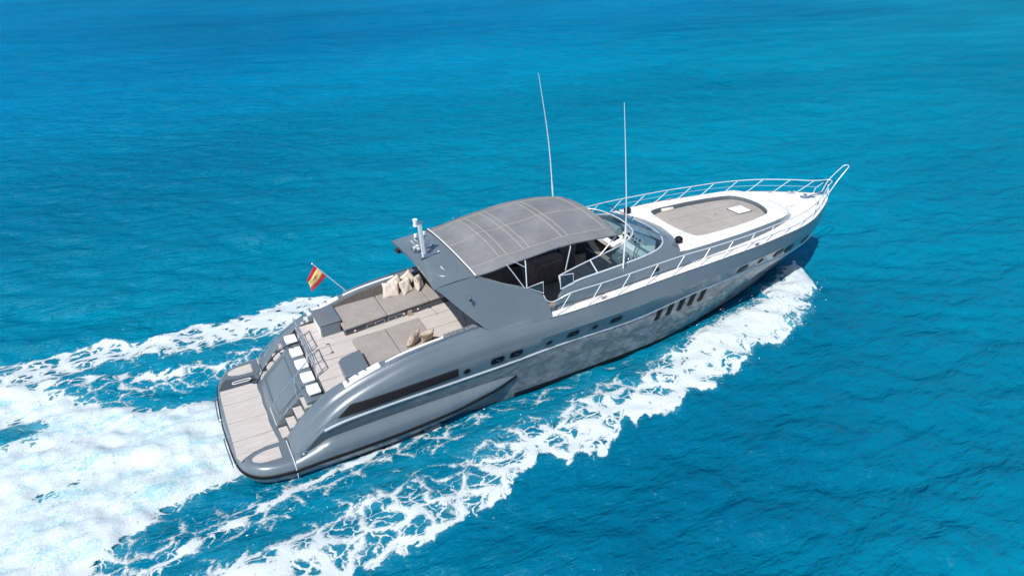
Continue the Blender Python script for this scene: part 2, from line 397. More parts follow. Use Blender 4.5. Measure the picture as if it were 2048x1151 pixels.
for d, z in ((.30,-.12),(.10,.02),(.03,.14),(0,.26),(0,.36),(.02,.44),(.07,.52),(.14,.57),(.22,.585),(.32,.585)):
    rows.append([(x, y, z) for x, y in inset(loop, d)])
m.loft(rows)
top = inset(loop, .32); n = len(top); k = m.add([(x, y, .585) for x, y in top], []); m.f.append(tuple(range(k, k+n)))
platform = m.build('swim_platform', GREY, yacht, smooth=50)
m = M(); rows = []
for d, z in ((-.004,.375),(-.03,.36),(-.03,.275),(-.004,.26)): rows.append([(x, y, z) for x, y in inset(loop, d)])
m.loft(rows).build('rubber_fender', BLACK, platform, smooth=60)
# teak panels of the platform
def teak_poly(name, pts, z, parent, th=.012, mt=TEAK, bev=0):
    return M().prism([(x, y, z) for x, y in pts], (0, 0, th)).build(name, mt, parent, bevel=bev)
ys = [1.36, .56, -.36, -1.22]
def aft(y): return .10 - .0 + .012*y*y
for a_, b_ in zip(ys[:-1], ys[1:]):
    teak_poly('teak_panel', [(aft(a_), a_-.008), (1.22, a_-.008), (1.19, (a_+b_)/2), (1.22, b_+.008), (aft(b_), b_+.008), (aft((a_+b_)/2), (a_+b_)/2)], .588, platform)
teak_poly('teak_panel', [(aft(-1.22), -1.23), (1.22, -1.23), (1.28, -1.80), (.9, -1.80), (.55, -1.88), (.30, -2.03), (.2, -2.13), (.12, -1.9)], .588, platform)
for sgn in (-1, 1):
    pad = smoothpath([(1.22, sgn*1.98, 0), (.85, sgn*1.98, 0), (.6, sgn*2.05, 0), (.47, sgn*2.16, 0), (.52, sgn*2.3, 0), (.75, sgn*2.42, 0), (1.22, sgn*2.46, 0)], 24)
    teak_poly('teak_pad', [(p[0], p[1]) for p in pad], .588, platform)
# recessed passerelle locker on the port edge
M().prism([(.1,1.38,.588),(1.22,1.38,.588),(1.22,1.78,.588),(.75,1.80,.588),(.38,1.92,.588),(.22,1.75,.588)], (0,0,.008)).build('passerelle_recess', DGREY, platform)
m = M(); m.tube([(x, y, .62) for x, y in [(.62+.09*math.cos(a), 1.58+.06*math.sin(a)) for a in np.linspace(math.pi/2, 3*math.pi/2, 8)] + [(1.0+.09*math.cos(a), 1.58+.06*math.sin(a)) for a in np.linspace(-math.pi/2, math.pi/2, 8)]], .014, 6, True)
m.build('locker_handle', WHITE2, platform)
for y0, y1 in ((1.34, .2), (-.72, -1.94)):
    m = M(); xs_ = lambda y: -.10 + .02*y*y
    pts = [(xs_(y0)+.1, y0, .42)] + [(xs_(y), y, .42) for y in np.linspace(y0, y1, 10)] + [(xs_(y1)+.1, y1, .42)]
    m.tube(pts, .02, 8); m.tube([(p[0], p[1], .34) for p in pts], .014, 8)
    m.build('grab_rail', STEEL, platform, smooth=60)
# white joint line between platform and hull
for sgn in (-1, 1):
    pts = [(1.46, sgn*y, z) for y, z in ((1.85,.60),(2.4,.605),(2.62,.60),(2.76,.555),(2.85,.48),(2.895,.38),(2.895,.2),(2.86,.05))]
    M().tube([(x+.03*(i/7), y, z) for i, (x, y, z) in enumerate(pts)], .011, 5).build('joint_line', WHITE2, platform)

# sponsons along the quarters
for sgn in (-1, 1):
    rows = []
    for x in np.r_[np.linspace(1.48, 7.6, 36), np.linspace(7.7, 8.6, 12)]:
        t = np.interp(x, [1.48, 1.9, 2.5, 4, 7.4, 8.62], [.60, .72, .90, .95, .97, .92]); wy = np.interp(x, [1.48, 3, 6.0, 7.6, 8.62], [2.88, 2.92, 2.88, 2.76, 2.56])
        b = np.interp(x, [1.48, 4.5, 6.5, 7.8, 8.62], [.0, .03, .26, .56, .84]); hyx = min(2.62, hy(x, .8)-.04) if x > 2.2 else 2.35
        H = t-b
        rows.append([(x, sgn*y, z) for y, z in ((hyx-.1, t), (hyx+.03, t+.004), ((hyx+wy)/2, t-.06*H), (wy-.06, t-.16*H), (wy-.015, t-.30*H), (wy, t-.46*H), (wy-.005, t-.62*H), (wy-.04, t-.82*H), (wy-.14*min(1, H/.5), b), (min(2.5, hy(x, max(b, .05))-.03), b-.03))])
    sp = M().loft(rows, False).build('sponson', GREY, yacht, smooth=60)
    m = M(); rows = []
    for x in np.linspace(1.5, 8.45, 60):
        t = np.interp(x, [1.48, 1.9, 2.5, 4, 7.4, 8.62], [.60, .72, .90, .95, .97, .92]); wy = np.interp(x, [1.48, 3, 6.0, 7.6, 8.62], [2.88, 2.92, 2.88, 2.76, 2.56]); b = np.interp(x, [1.48, 4.5, 6.5, 7.8, 8.62], [.0, .03, .26, .56, .84])
        z = b+(t-b)*np.interp(x, [1.48, 2.5, 8], [.52, .40, .38]); rows.append([(x, sgn*(wy-.01), z+.055), (x, sgn*(wy+.026), z+.04), (x, sgn*(wy+.026), z-.04), (x, sgn*(wy-.02), z-.055)])
    m.loft(rows).build('rubber_fender', BLACK, sp)

def cleat(x, y, z, ang, parent, L_=.26):
    m = M(); c, s = math.cos(ang), math.sin(ang)
    for q in (-.06, .06): m.cyl((x+c*q, y+s*q, z-.01), (x+c*q, y+s*q, z+.055), .016, n=8)
    m.tube([(x+c*t, y+s*t, z+.06+.01*abs(t)/L_) for t in np.linspace(-L_/2, L_/2, 7)], [.008,.014,.018,.018,.018,.014,.008], 8)
    m.box((x, y, z), (.2, .07, .012), Matrix.Rotation(ang, 3, 'Z'))
    return m.build('cleat', STEEL, parent, smooth=60)
for sgn in (-1, 1): cleat(1.72, sgn*2.70, .66, 0, platform, .34)

# quarter coamings (inner slope of the cockpit sides) ---------------------------
CI = [(1.42,1.78,.60),(1.7,1.79,.95),(2.0,1.81,1.28),(2.4,1.83,1.62),(2.8,1.86,1.90),(3.3,1.92,2.12),(4.3,1.98,2.43),(5,2.02,2.58),(6,2.05,2.70),(7.5,2.06,2.80),(9.0,2.06,2.84)]
rows = []
for i in range(70):
    s = i/69; x = 1.50 + (9.0-1.50)*s
    yi, zi = pchip(CI, x, 1), pchip(CI, x, 2); yo, zo = pchip(S0, x, 1), pchip(S0, x, 2); fl = .58 if x < 2.66 else dz(x)-.02
    zm = (zi+zo)/2+.055
    rows.append([(x, yi+.01, min(fl, zi-.02)), (x, yi, zi-.04), (x, yi+.03, zi-.005), (x, yi+.12, zm+.0), (x, (yi+yo)/2+.03, zm+.005), (x, yo-.07, max(zo+.035, zm-.035)), (x, yo+.002, zo+.001)])
m = both(M().loft(rows))
coam = m.build('cockpit_coaming', GREY, yacht, smooth=50)
def coam_top(x, y):
    yi, zi = pchip(CI, x, 1), pchip(CI, x, 2); yo, zo = pchip(S0, x, 1), pchip(S0, x, 2); zm = (zi+zo)/2+.055
    return float(np.interp(y, [yi, yi+.12, (yi+yo)/2+.03, yo-.07, yo], [zi, zm, zm+.005, max(zo+.035, zm-.035), zo]))
for sgn in (-1, 1):
    # white fairlead plate with bollards
    rows = []
    for x in np.linspace(3.22, 4.28, 14):
        y0, y1 = 2.0+.02*(x-3.2), 2.24; rows.append([(x, sgn*y0, coam_top(x, y0)-.02), (x, sgn*y0, coam_top(x, y0)+.03), (x, sgn*(y0+y1)/2, coam_top(x, (y0+y1)/2)+.033), (x, sgn*y1, coam_top(x, y1)+.028), (x, sgn*y1, coam_top(x, y1)-.02)])
    pl = M().loft(rows, False, True, True).build('fairlead_plate', WHITE2, coam, smooth=40)
    for x in (3.62, 3.86):
        z = coam_top(x, 2.1)+.03; b = M().cyl((x, sgn*2.11, z), (x, sgn*2.11, z+.07), .022, n=10); b.cyl((x, sgn*2.11, z+.07), (x, sgn*2.11, z+.085), .04, n=12)
        b.build('bollard', STEEL, pl, smooth=40)
    b = M(); z = coam_top(3.34, 2.1)+.03
    for q in (-.05, .05): b.cyl((3.32, sgn*(2.11+q), z), (3.32, sgn*(2.11+q), z+.09), .02, n=10)
    b.box((3.32, sgn*2.11, z+.1), (.05, .17, .02)); b.build('fairlead_roller', STEEL, pl, smooth=40)
    # bright hatch slide on the coaming top
    sl_ = M(); rows = []
    for x in np.linspace(4.46, 6.25, 20):
        rows.append([(x, sgn*y, coam_top(x, 2.12)+h) for y, h in ((2.10,-.02),(2.10,.02),(2.115,.03),(2.155,.03),(2.17,.018),(2.17,-.02))])
    sl_.loft(rows, False, True, True).build('deck_slide', WHITE2, coam, smooth=30)
    M().tube([(x, sgn*2.275, coam_top(x, 2.27)+.018) for x in np.linspace(4.5, 7.4, 20)], .017, 6).build('grab_rail', STEEL, coam, smooth=60)
    # speckled non-slip strip inboard of the slide
    rows = [[(x, sgn*2.0, coam_top(x, 2.06)-.02), (x, sgn*2.0, coam_top(x, 2.06)+.012), (x, sgn*2.2, coam_top(x, 2.2)+.012)] for x in np.linspace(6.3, 7.75, 14)]
    grit = mat('speckled non-slip', (.16, .17, .20), .6)
    nn = grit.node_tree.nodes; tx = nn.new('ShaderNodeTexVoronoi'); tx.inputs['Scale'].default_value = 38; rp = nn.new('ShaderNodeValToRGB')
    rp.color_ramp.elements[0].position = .2; rp.color_ramp.elements[0].color = (.5, .52, .56, 1); rp.color_ramp.elements[1].position = .42; rp.color_ramp.elements[1].color = (.11, .12, .145, 1)
    tcn = nn.new('ShaderNodeTexCoord'); grit.node_tree.links.new(tcn.outputs['Object'], tx.inputs[0])
    grit.node_tree.links.new(tx.outputs[0], rp.inputs[0]); grit.node_tree.links.new(rp.outputs[0], nn['Principled BSDF'].inputs['Base Color'])
    M().loft(rows).build('nonslip_strip', grit, coam)

# cockpit sole -----------------------------------------------------------------
m = M(); pts = [(2.72, -1.86), (2.72, 1.86), (9.3, 2.04), (9.3, -2.04)]
m.prism([(x, y, dz(x)-.06) for x, y in pts], (0, 0, .06))
sole = m.build('cockpit_sole', TEAK, yacht)
m = M(); m.prism([(2.72, -1.86, dz(2.62)-.30), (2.72, 1.86, dz(2.62)-.30), (2.70, 1.86, dz(2.62)+.014), (2.70, -1.86, dz(2.62)+.014)], (.03, 0, 0)); m.build('sole_edge', DGREY, sole)
def seam(x0, y0, x1, y1, w_=.014, parent=sole, z=lambda x: dz(x)+.003):
    d = Vector((x1-x0, y1-y0)).normalized(); n_ = Vector((-d.y, d.x))*w_/2
    return M().add, [(x0+n_.x, y0+n_.y, z(x0)), (x1+n_.x, y1+n_.y, z(x1)), (x1-n_.x, y1-n_.y, z(x1)), (x0-n_.x, y0-n_.y, z(x0))]
m = M()
for a_ in ((2.64,1.3,9,1.38),(2.64,.29,9,.32),(2.64,-.41,9,-.44),(2.64,-1.35,9,-1.42),(3.45,-.14,3.45,.42),(2.8,-.14,3.45,-.14),(6.45,.72,7.0,.80),(7.0,.80,7.05,.22),(7.35,-1.6,7.9,.2)):
    _, q = seam(*a_); m.add(q, [(0,1,2,3)])
m.build('caulk_lines', SEAM, sole)
for x, y in ((3.42,.4),(3.42,-.1),(6.5,.76),(6.98,.76)):
    M().box((x, y, dz(x)+.012), (.1, .035, .018)).build('hatch_latch', DGREY, sole)
# interior sole, forward under the awning
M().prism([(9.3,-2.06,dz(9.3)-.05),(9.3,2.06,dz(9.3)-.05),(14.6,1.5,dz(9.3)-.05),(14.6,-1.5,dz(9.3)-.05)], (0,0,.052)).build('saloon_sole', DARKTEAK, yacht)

# transom: sloping door, stairs, white pads --------------------------------------
m = M()
prof_ = [(1.24,.58),(1.32,.72),(1.42,.86),(1.95,1.36),(2.12,1.5),(2.2,1.56),(2.3,1.58),(2.62,1.60)]
rows = [[(x + (.06 if abs(y) > 1.1 else 0) , y, z) for x, z in prof_] for y in (-1.22, -1.15, 0, 1.15, 1.22)]
m.loft(rows)
for y in (-1.22, 1.22):
    k = m.add([(x+.06, y, z) for x, z in prof_] + [(2.62, y, .5), (1.30, y, .5)], [tuple(range(10))])
transom = m.build('transom_door', GREY, yacht, smooth=35)
# fine panel line and seal of the garage door
m = M()
zz = lambda x: float(np.interp(x, [p[0] for p in prof_], [p[1] for p in prof_]))+.006
lp = [(x, -1.0) for x in np.linspace(1.5, 2.1, 8)] + [(2.13, y) for y in np.linspace(-.95, .95, 10)] + [(x, 1.0) for x in np.linspace(2.1, 1.5, 8)] + [(1.45, y) for y in np.linspace(.95, -.95, 10)]
m.tube([(x, y, zz(x)) for x, y in lp], .007, 5, True); m.build('door_seal', DGREY, transom)
# small white lettering low on the door, too small to read in the photograph
m = M(); y = -.42
for wd in (.09, .05, .11, .06, 0, .10, .05, .12, .09):
    if wd: m.box((1.345+.02*0, y-wd/2, .765), (.012, wd, .055), Matrix.Rotation(R(-30), 3, 'Y'))
    y -= wd+.022
m.build('nameplate', WHITE2, transom)
for sgn in (-1, 1):
    for k in range(4):
        x0 = 1.38+.245*k; z0 = .64+.275*k
        yo = 1.75+.02*k
        st = M().prism([(x0, sgn*1.26, .45), (x0+.03, sgn*yo, .45), (2.66, sgn*yo, .45), (2.66, sgn*1.26, .45)], (0, 0, z0-.02-.45)).build('stair_step', GREY, yacht)
        M().prism([(x0-.02, sgn*1.27, z0-.02), (x0+.01, sgn*yo, z0-.02), (x0+.25, sgn*(yo-.02), z0-.02), (x0+.22, sgn*1.27, z0-.02)], (0, 0, .03)).build('stair_tread', TEAK, st, bevel=.006)
pads = [1.52, .82, .10, -.64, -1.38]
for i, y in enumerate(pads):
    y = y
    wy = .23 if i in (0, 4) else .25
    z0 = 1.68 if i in (0, 4) else 1.615
    o = M().prism([(2.33, y-wy, z0), (2.31, y, z0), (2.33, y+wy, z0), (2.68, y+wy*.96, z0), (2.68, y-wy*.96, z0)], (0, 0, .065)).build('step_pad', WHITE2, yacht, bevel=.022, seg=3)
M().prism([(2.2, -1.74, 1.45), (2.2, 1.74, 1.45), (2.71, 1.74, 1.45), (2.71, -1.74, 1.45)], (0, 0, .16)).build('step_ledge', GREY, yacht, bevel=.04, seg=3)

# transom safety rails
def rail(pts, r=.016, parent=yacht, name='hand_rail', n=40, mt=STEEL):
    return M().tube(smoothpath(pts, n) if n else pts, r, 8).build(name, mt, parent, smooth=60)
def gate(y0, y1, name='transom_gate'):
    g = M(); z0 = 1.9
    for zz_, rr in ((2.58, .018), (2.25, .011)):
        pts = [(2.70, y0, z0-.2)] if zz_ == 2.58 else []
        g.tube([(2.70, y0, zz_), (2.68, (y0+y1)/2, zz_+.015), (2.70, y1, zz_)], rr, 8)
    for y in (y0, y1): g.tube([(2.70, y, 1.62), (2.70, y, 2.0), (2.70, y, 2.58)], .018, 8)
    g.tube([(2.70, (y0+y1)/2, 1.9), (2.70, (y0+y1)/2, 2.58)], .013, 8)
    g.tube([(2.71, y0-.08*(1 if y0>y1 else -1), 1.95), (2.63, y0-.1*(1 if y0>y1 else -1), 2.7), (2.58, (y0+y1)/2, 2.74), (2.63, y1+.1*(1 if y0>y1 else -1), 2.7), (2.71, y1+.08*(1 if y0>y1 else -1), 1.95)], .014, 8)
    return g.build(name, STEEL, yacht, smooth=60)
gate(1.20, .18); gate(.02, -1.08)
rail([(2.52,-1.2,2.60),(2.0,-1.2,2.12),(1.55,-1.2,1.70),(1.44,-1.2,1.60),(1.40,-1.2,1.45),(1.44,-1.2,1.12),(1.52,-1.2,.98),(1.62,-1.2,1.02),(1.76,-1.2,1.18)], .016)
rail([(2.05,-1.2,2.16),(2.04,-1.2,1.5)], .012, n=0)
for a_ in ([(2.1,1.62,1.92),(1.62,1.6,1.48),(1.47,1.6,1.30),(1.43,1.6,1.1),(1.42,1.6,.75)], [(2.08,1.62,1.9),(2.06,1.36,1.44)], [(1.30,1.74,.62),(1.22,1.82,.98)]):
    rail(a_, .013, n=24 if len(a_) > 3 else 0)
# black mooring hose draped over the port steps: lies on them
hose = M().tube(smoothpath([(2.42,.92,1.80),(2.30,1.12,1.74),(2.12,1.2,1.62),(1.95,1.23,1.5),(1.7,1.24,1.26),(1.5,1.25,1.05),(1.36,1.25,.82),(1.22,1.26,.64),(1.08,1.34,.62),(1.05,1.45,.62),(1.14,1.50,.62),(1.26,1.44,.63)], 60), .019, 8).build('shore_hose', BLACK, smooth=60)
tag(hose, 'thin black hose draped down the edge of the port transom steps', 'hose')

# cockpit furniture --------------------------------------------------------------
def block(pts, z0, z1, name, mt, parent=yacht, bev=.04, seg=3, slope=.03, x0=4.0):
    """pts (x,y); heights follow the running trim"""
    n = len(pts); m = M(); hb = lambda x: z0+slope*(x-x0); ht = lambda x: z1+slope*(x-x0)
    m.add([(x, y, hb(x)) for x, y in pts] + [(x, y, ht(x)) for x, y in pts], [tuple(range(n))[::-1], tuple(range(n, 2*n))] + [(i, (i+1) % n, (i+1) % n+n, i+n) for i in range(n)])
    return m.build(name, mt, parent, bevel=bev, seg=seg)
sofa = block([(4.03,.56),(4.02,2.0),(7.9,2.03),(7.9,.84)], 1.88, 2.13, 'port_sofa', DGREY, bev=.05)
sofa.name = 'sofa'
for x0_, x1_ in ((4.0, 5.46), (5.475, 6.98), (6.995, 7.9)):
    yi = lambda x: .50+.085*(x-4)
    block([(x0_, yi(x0_)), (x0_, 2.0), (x1_, 2.03), (x1_, yi(x1_))], 2.12, 2.21, 'seat_cushion', PADF, sofa, bev=.035, seg=3)
m = M(); rows = [[(x, 2.02, dz(x)), (x, 1.97, coam_top(x, 2.05)-.03), (x, 2.06, coam_top(x, 2.06)+.0)] for x in np.linspace(4.0, 7.8, 12)]
for r_ in rows: pass
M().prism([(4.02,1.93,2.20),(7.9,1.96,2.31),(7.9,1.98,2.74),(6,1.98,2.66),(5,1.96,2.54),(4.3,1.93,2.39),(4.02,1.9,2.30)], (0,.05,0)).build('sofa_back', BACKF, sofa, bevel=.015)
for x in (4.35, 6.05, 6.55):
    y = .56+.085*(x-4)-.004*0; M().cyl((x, y-.04, 2.0+.03*(x-4)), (x, y+.02, 2.0+.03*(x-4)), .035, n=16).build('speaker_grille', STEELW, sofa)
for x0_, x1_ in ((4.75, 5.35), (5.5, 6.0)):
    m = M(); 
    for a_, b_ in (((x0_, 1.93), (x1_, 1.93)), ((x1_, 1.93), (x1_, 2.06)), ((x1_, 2.06), (x0_, 2.06)), ((x0_, 2.06), (x0_, 1.93))):
        f = lambda p: (p[0], .535+.073*(p[0]-4), p[1]+.03*(p[0]-4))
        m.tube([f(a_), f(b_)], .004, 4)
    m.cyl((.5*(x0_+x1_), .535+.073*(.5*(x0_+x1_)-4)-.01, 2.04), (.5*(x0_+x1_), .56+.073*(.5*(x0_+x1_)-4), 2.04), .015, n=8)
    m.build('drawer', STEELW, sofa)
M().prism([(6.15,.66,1.95),(6.3,.66,1.95),(6.28,.60,2.2),(6.14,.60,2.2)], (0,-.03,0)).build('hanging_strap', PIL2, sofa)
pad = block([(4.12,.17),(4.12,-1.9),(6.38,-1.98),(6.36,.32)], 1.87, 1.91, 'lounge_pad', DGREY, bev=.01)
for a_, b_ in ((4.12, 5.22), (5.235, 6.38)):
    block([(a_, .18+.06*(a_-4.1)), (a_, -1.9), (b_, -1.96), (b_, .18+.06*(b_-4.1))], 1.905, 1.965, 'seat_cushion', PADF, pad, bev=.025)
# wet lockers
lk = block([(3.38,.85),(3.34,1.9),(3.99,1.92),(4.0,.88)], 1.84, 2.28, 'deck_locker', GREY, bev=.03); lk['label'] = 'grey deck locker at the aft end of the port sofa'
M().prism([(3.33,.84,2.27),(3.30,1.92,2.27),(4.02,1.93,2.29),(4.03,.87,2.29)], (0,0,.05)).build('locker_lid', GREY, lk, bevel=.02)
M().prism([(3.345,.90,1.9),(3.345,1.8,1.9),(3.345,1.8,2.25),(3.345,.90,2.25)], (.02,0,0)).build('locker_door', WHITE2, lk)
lk = block([(3.40,-1.0),(3.36,-1.9),(4.05,-1.92),(4.08,-.78)], 1.84, 2.14, 'deck_locker', GREY, bev=.03); lk['label'] = 'grey deck locker at the aft end of the starboard pad'
M().prism([(3.36,-1.05),(3.34,-1.9),(4.07,-1.93),(4.10,-.76),(3.55,-.90)] and [(3.36,-1.08,2.13),(3.34,-1.9,2.13),(4.07,-1.93,2.15),(4.10,-.78,2.15),(3.50,-.92,2.13)], (0,0,.055)).build('locker_lid', GREY, lk, bevel=.025, seg=3)
# sockets on the port inner coaming, aft
for x, z in ((2.98, 1.98), (3.15, 2.02)): M().box((x, 1.86, z), (.09, .02, .08)).build('socket', STEELW, coam)
M().box((3.12, 1.90, 2.09), (.13, .03, .1)).build('switch_panel', WHITE2, coam)

# radar arch ---------------------------------------------------------------------
rows = []
def arch_row(y):
    c = 1-(abs(y)/1.8)**2
    za, zf = 4.20+.10*c, 4.29+.17*c; xa = 6.2+.05*c; xf = 7.49-.08*c
    return [(xa+(xf-xa)*t, y, za+(zf-za)*t + .03*math.sin(math.pi*t)) for t in (0, .04, .25, .5, .75, .96, 1)] 
ysr = np.linspace(-1.8, 1.8, 21)
m = M(); topr = [arch_row(y) for y in ysr]; m.loft(topr)
botr = [[(x+(.05 if i == 0 else 0), y, z-.16) for i, (x, y, z) in enumerate(arch_row(y))] for y in ysr]; m.loft(botr)
m.loft([[r[0] for r in topr], [r[0] for r in botr]]); m.loft([[r[-1] for r in topr], [r[-1] for r in botr]])
arch = m.build('radar_arch', GREY, yacht, smooth=35)
for sgn in (-1, 1):
    A = [(6.2,1.8,4.20),(6.42,1.92,4.0),(6.70,2.06,3.67),(6.98,2.20,3.36),(7.24,2.31,3.08),(7.5,2.42,2.80),(7.95,2.52,2.64),(8.42,2.61,2.50)]
    F = [(7.49,1.8,4.29),(7.85,1.90,4.12),(8.35,2.01,3.88),(8.85,2.11,3.69),(9.2,2.18,3.55),(9.53,2.28,3.34),(9.68,2.44,3.02),(9.70,2.65,2.67)]
    def lrow(d): 
        r_ = []
        for ri_, (a_, f_) in enumerate(zip(A, F)):
            a_ = Vector(a_); f_ = Vector(f_); r_.append([tuple(a_.lerp(f_, t) + Vector((0, -d, 0)) + Vector((0, .03*math.sin(math.pi*t), 0))*min(1, ri_/3)*(ri_ < 6)) for t in (0, .02, .15, .35, .55, .75, .9, .98, 1)])
        return r_
    o_, i_ = lrow(0), lrow(.13)
    m = M(); m.loft(o_); m.loft(i_); m.loft([[r[0] for r in o_], [r[0] for r in i_]]); m.loft([[r[-1] for r in o_], [r[-1] for r in i_]]); m.loft([o_[-1], i_[-1]])
    if sgn < 0: m = m.mirror()
    leg = m.build('arch_leg', GREY, arch, smooth=30)
    # small side light on the leg
    c = Vector((7.15, sgn*2.12, 3.82)); b = M(); b.cyl(c, c+Vector((-.02, sgn*.10, .03)), .035, n=12); b.cyl(c+Vector((-.02, sgn*.10, .02)), c+Vector((-.02, sgn*.10, .1)), .045, .03, n=12)
    b.build('side_light', STEEL, leg, smooth=40)
    b = M().cyl(c+Vector((-.02, sgn*.10, -.04)), c+Vector((-.02, sgn*.10, .02)), .04, n=12); b.build('light_lens', BLACK, leg)
    # round hatch on the arch top with a white handle
    cy = sgn*1.08; zc = 4.30
    rows = []
    for r_, h in ((.40, .04), (.37, .072), (.33, .078), (.02, .082)):
        rows.append([(6.86+r_*math.cos(t), cy+r_*math.sin(t), zc+.0+h+.03*r_*math.cos(t)/.4-(.045*math.sin(t)*sgn*r_/.4)) for t in np.linspace(0, 2*math.pi, 37)])
    h = M().loft(rows).build('arch_hatch', GREY, arch, smooth=30)
    M().tube([(6.80, cy+.1, zc+.09), (6.76, cy+.09, zc+.12), (6.75, cy, zc+.125), (6.76, cy-.09, zc+.12), (6.80, cy-.1, zc+.09)], .011, 6).build('hatch_handle', WHITE2, h)
M().cyl((6.38,1.55,4.06),(6.25,1.5,3.90), .09, n=14).build('deck_speaker', BLACK, arch)
M().cyl((6.50,1.5,4.06),(6.40,1.42,3.88), .07, n=14).build('deck_speaker', BLACK, arch)
# mast with lights and horns
mb = Vector((6.58,-.10,4.42))
mast = M().box(mb+Vector((-.03,0,.55)), (.13,.10,1.12), Matrix.Rotation(R(-4), 3, 'Y')).build('light_mast', STEELW, arch, bevel=.03, seg=3)
M().box(mb+Vector((-.07,0,1.12)), (.22,.14,.03)).build('mast_cap', STEEL, mast, bevel=.01)
m = M(); m.cyl(mb+Vector((-.16,.10,.98)), mb+Vector((-.16,.10,1.02)), .07); m.cyl(mb+Vector((-.16,.10,1.02)), mb+Vector((-.16,.10,1.17)), .062); m.cyl(mb+Vector((-.16,.10,1.17)), mb+Vector((-.16,.10,1.2)), .075)
m.build('anchor_light', WHITE2, mast, smooth=40)
M().tube([mb+Vector((-.16,.10,.95)), mb+Vector((-.1,.05,.93)), mb+Vector((-.06,0,.93))], .012, 6).build('lamp_bracket', BLACK, mast)
M().box(mb+Vector((0,0,.0)), (.3,.24,.03)).build('mast_foot', STEEL, mast, bevel=.008)
for dx, dy in ((.12, 1.30), (.42, 1.34)):
    c = mb+Vector((dx+.12, dy, -.02)); m = M(); m.cyl(c, c+Vector((0,0,.05)), .035, n=12)
    base = m.build('lamp_foot', BLACK, arch); M().cyl(c+Vector((0,0,.05)), c+Vector((0,0,.16)), .05, n=14).build('marker_light', WHITE2, base, smooth=40)
for k, (dy, ln) in enumerate(((.42, .42), (.52, .50), (-.10, .45))):
    c = mb+Vector((.0, dy+.02, .07)); m = M()
    m.tube([c+Vector((-.05,0,0)), c+Vector((ln*.5,0,.0)), c+Vector((ln-.05,0,0)), c+Vector((ln,0,0))], [.02,.022,.034,.055], 12)
    m.box(c+Vector((0,0,-.04)), (.05,.04,.07)); m.box(c+Vector((ln*.6,0,-.04)), (.03,.04,.07)); m.build('air_horn', STEEL, arch, smooth=50)
for dx, dy in ((-.14, .45), (-.05, .36)):
    c = mb+Vector((dx, dy, .06)); m = M().cyl(c+Vector((0,0,-.06)), c, .02, n=10); m.cyl(c+Vector((-.05,0,.03)), c+Vector((.05,0,.03)), .055, n=14); o = m.build('deck_floodlight', STEELW, arch, smooth=40)
    M().cyl(c+Vector((-.062,0,.03)), c+Vector((-.05,0,.03)), .05, n=14).build('lamp_lens', BLACK, o)
M().tube([(6.66,1.10,4.38),(6.62,1.09,4.42),(6.61,1.0,4.43),(6.62,.92,4.42),(6.66,.90,4.38)], .01, 6).build('lashing_loop', WHITE2, arch)
# bright edge strip along the front of the arch
M().tube([(7.50-.08*(1-(y/1.86)**2), y, 4.335+.175*(1-(y/1.86)**2)) for y in np.linspace(-1.84, 1.84, 24)], .018, 6).build('awning_track', WHITE2, arch)

# bimini top -----------------------------------------------------------------------
ZC = [(7.45,4.49,0),(8.0,4.60,0),(8.5,4.73,0),(8.7,4.73,0),(9.3,4.77,0),(10.0,4.83,0),(10.7,4.89,0),(11.5,4.88,0),(12.2,4.81,0),(12.58,4.77,0)]
ZE = [(7.45,4.33,0),(8.0,4.38,0),(8.5,4.46,0),(9.3,4.56,0),(10.7,4.67,0),(11.6,4.64,0),(12.3,4.57,0),(12.58,4.52,0)]
YE = [(7.45,1.84,0),(8.5,1.90,0),(10.7,1.94,0),(12.0,1.92,0),(12.58,1.84,0)]
def bim(x, s_):
    """s_ in -1..1 across"""
    ye = pchip(YE, x, 1); zc = pchip(ZC, x, 1); ze = pchip(ZE, x, 1); y = s_*ye
    sag = 0
    for a_, b_ in ((7.45, 8.5), (8.8, 9.3), (9.45, 10.65), (10.85, 12.5)):
        if a_ < x < b_: sag = -.035*math.sin(math.pi*(x-a_)/(b_-a_))*(1-abs(s_)**2)
    wr = .006*math.sin(x*3.1+y*5.3)*math.sin(y*2.7-x*1.9)
    return (x, y, zc-(zc-ze)*abs(s_)**2.3+sag+wr)
m = M(); N1, N2 = 64, 30
xs1 = np.linspace(7.45, 12.58, N1); G = [[bim(x, s_) for s_ in np.linspace(-1, 1, N2+1)] for x in xs1]
m.loft(G)
for a_ in (0, -1):       # hem folded down on both long edges and front
    e = [r[a_] for r in G]; m.loft([e, [(x, y*1.004, z-.05) for x, y, z in e]])
m.loft([G[-1], [(x+.01, y, z-.05) for x, y, z in G[-1]]])
bimini = m.build('bimini_top', BIM, yacht, smooth=70)
md = bimini.modifiers.new('thick', 'SOLIDIFY'); md.thickness = .008; md.offset = -1
def stitch(pts): 
    m = M(); m.tube([(x, y, z+.005) for x, y, z in pts], .0095, 5); return m.build('stitch_line', STITCH, bimini)
for x in (8.44, 8.70, 9.26, 9.46, 10.62, 10.84, 12.28): stitch([bim(x, s_) for s_ in np.linspace(-.80, .80, 28)])
for s_ in (0, -.80, .80): stitch([bim(x, s_) for x in np.linspace(7.5, 12.55, 70)])
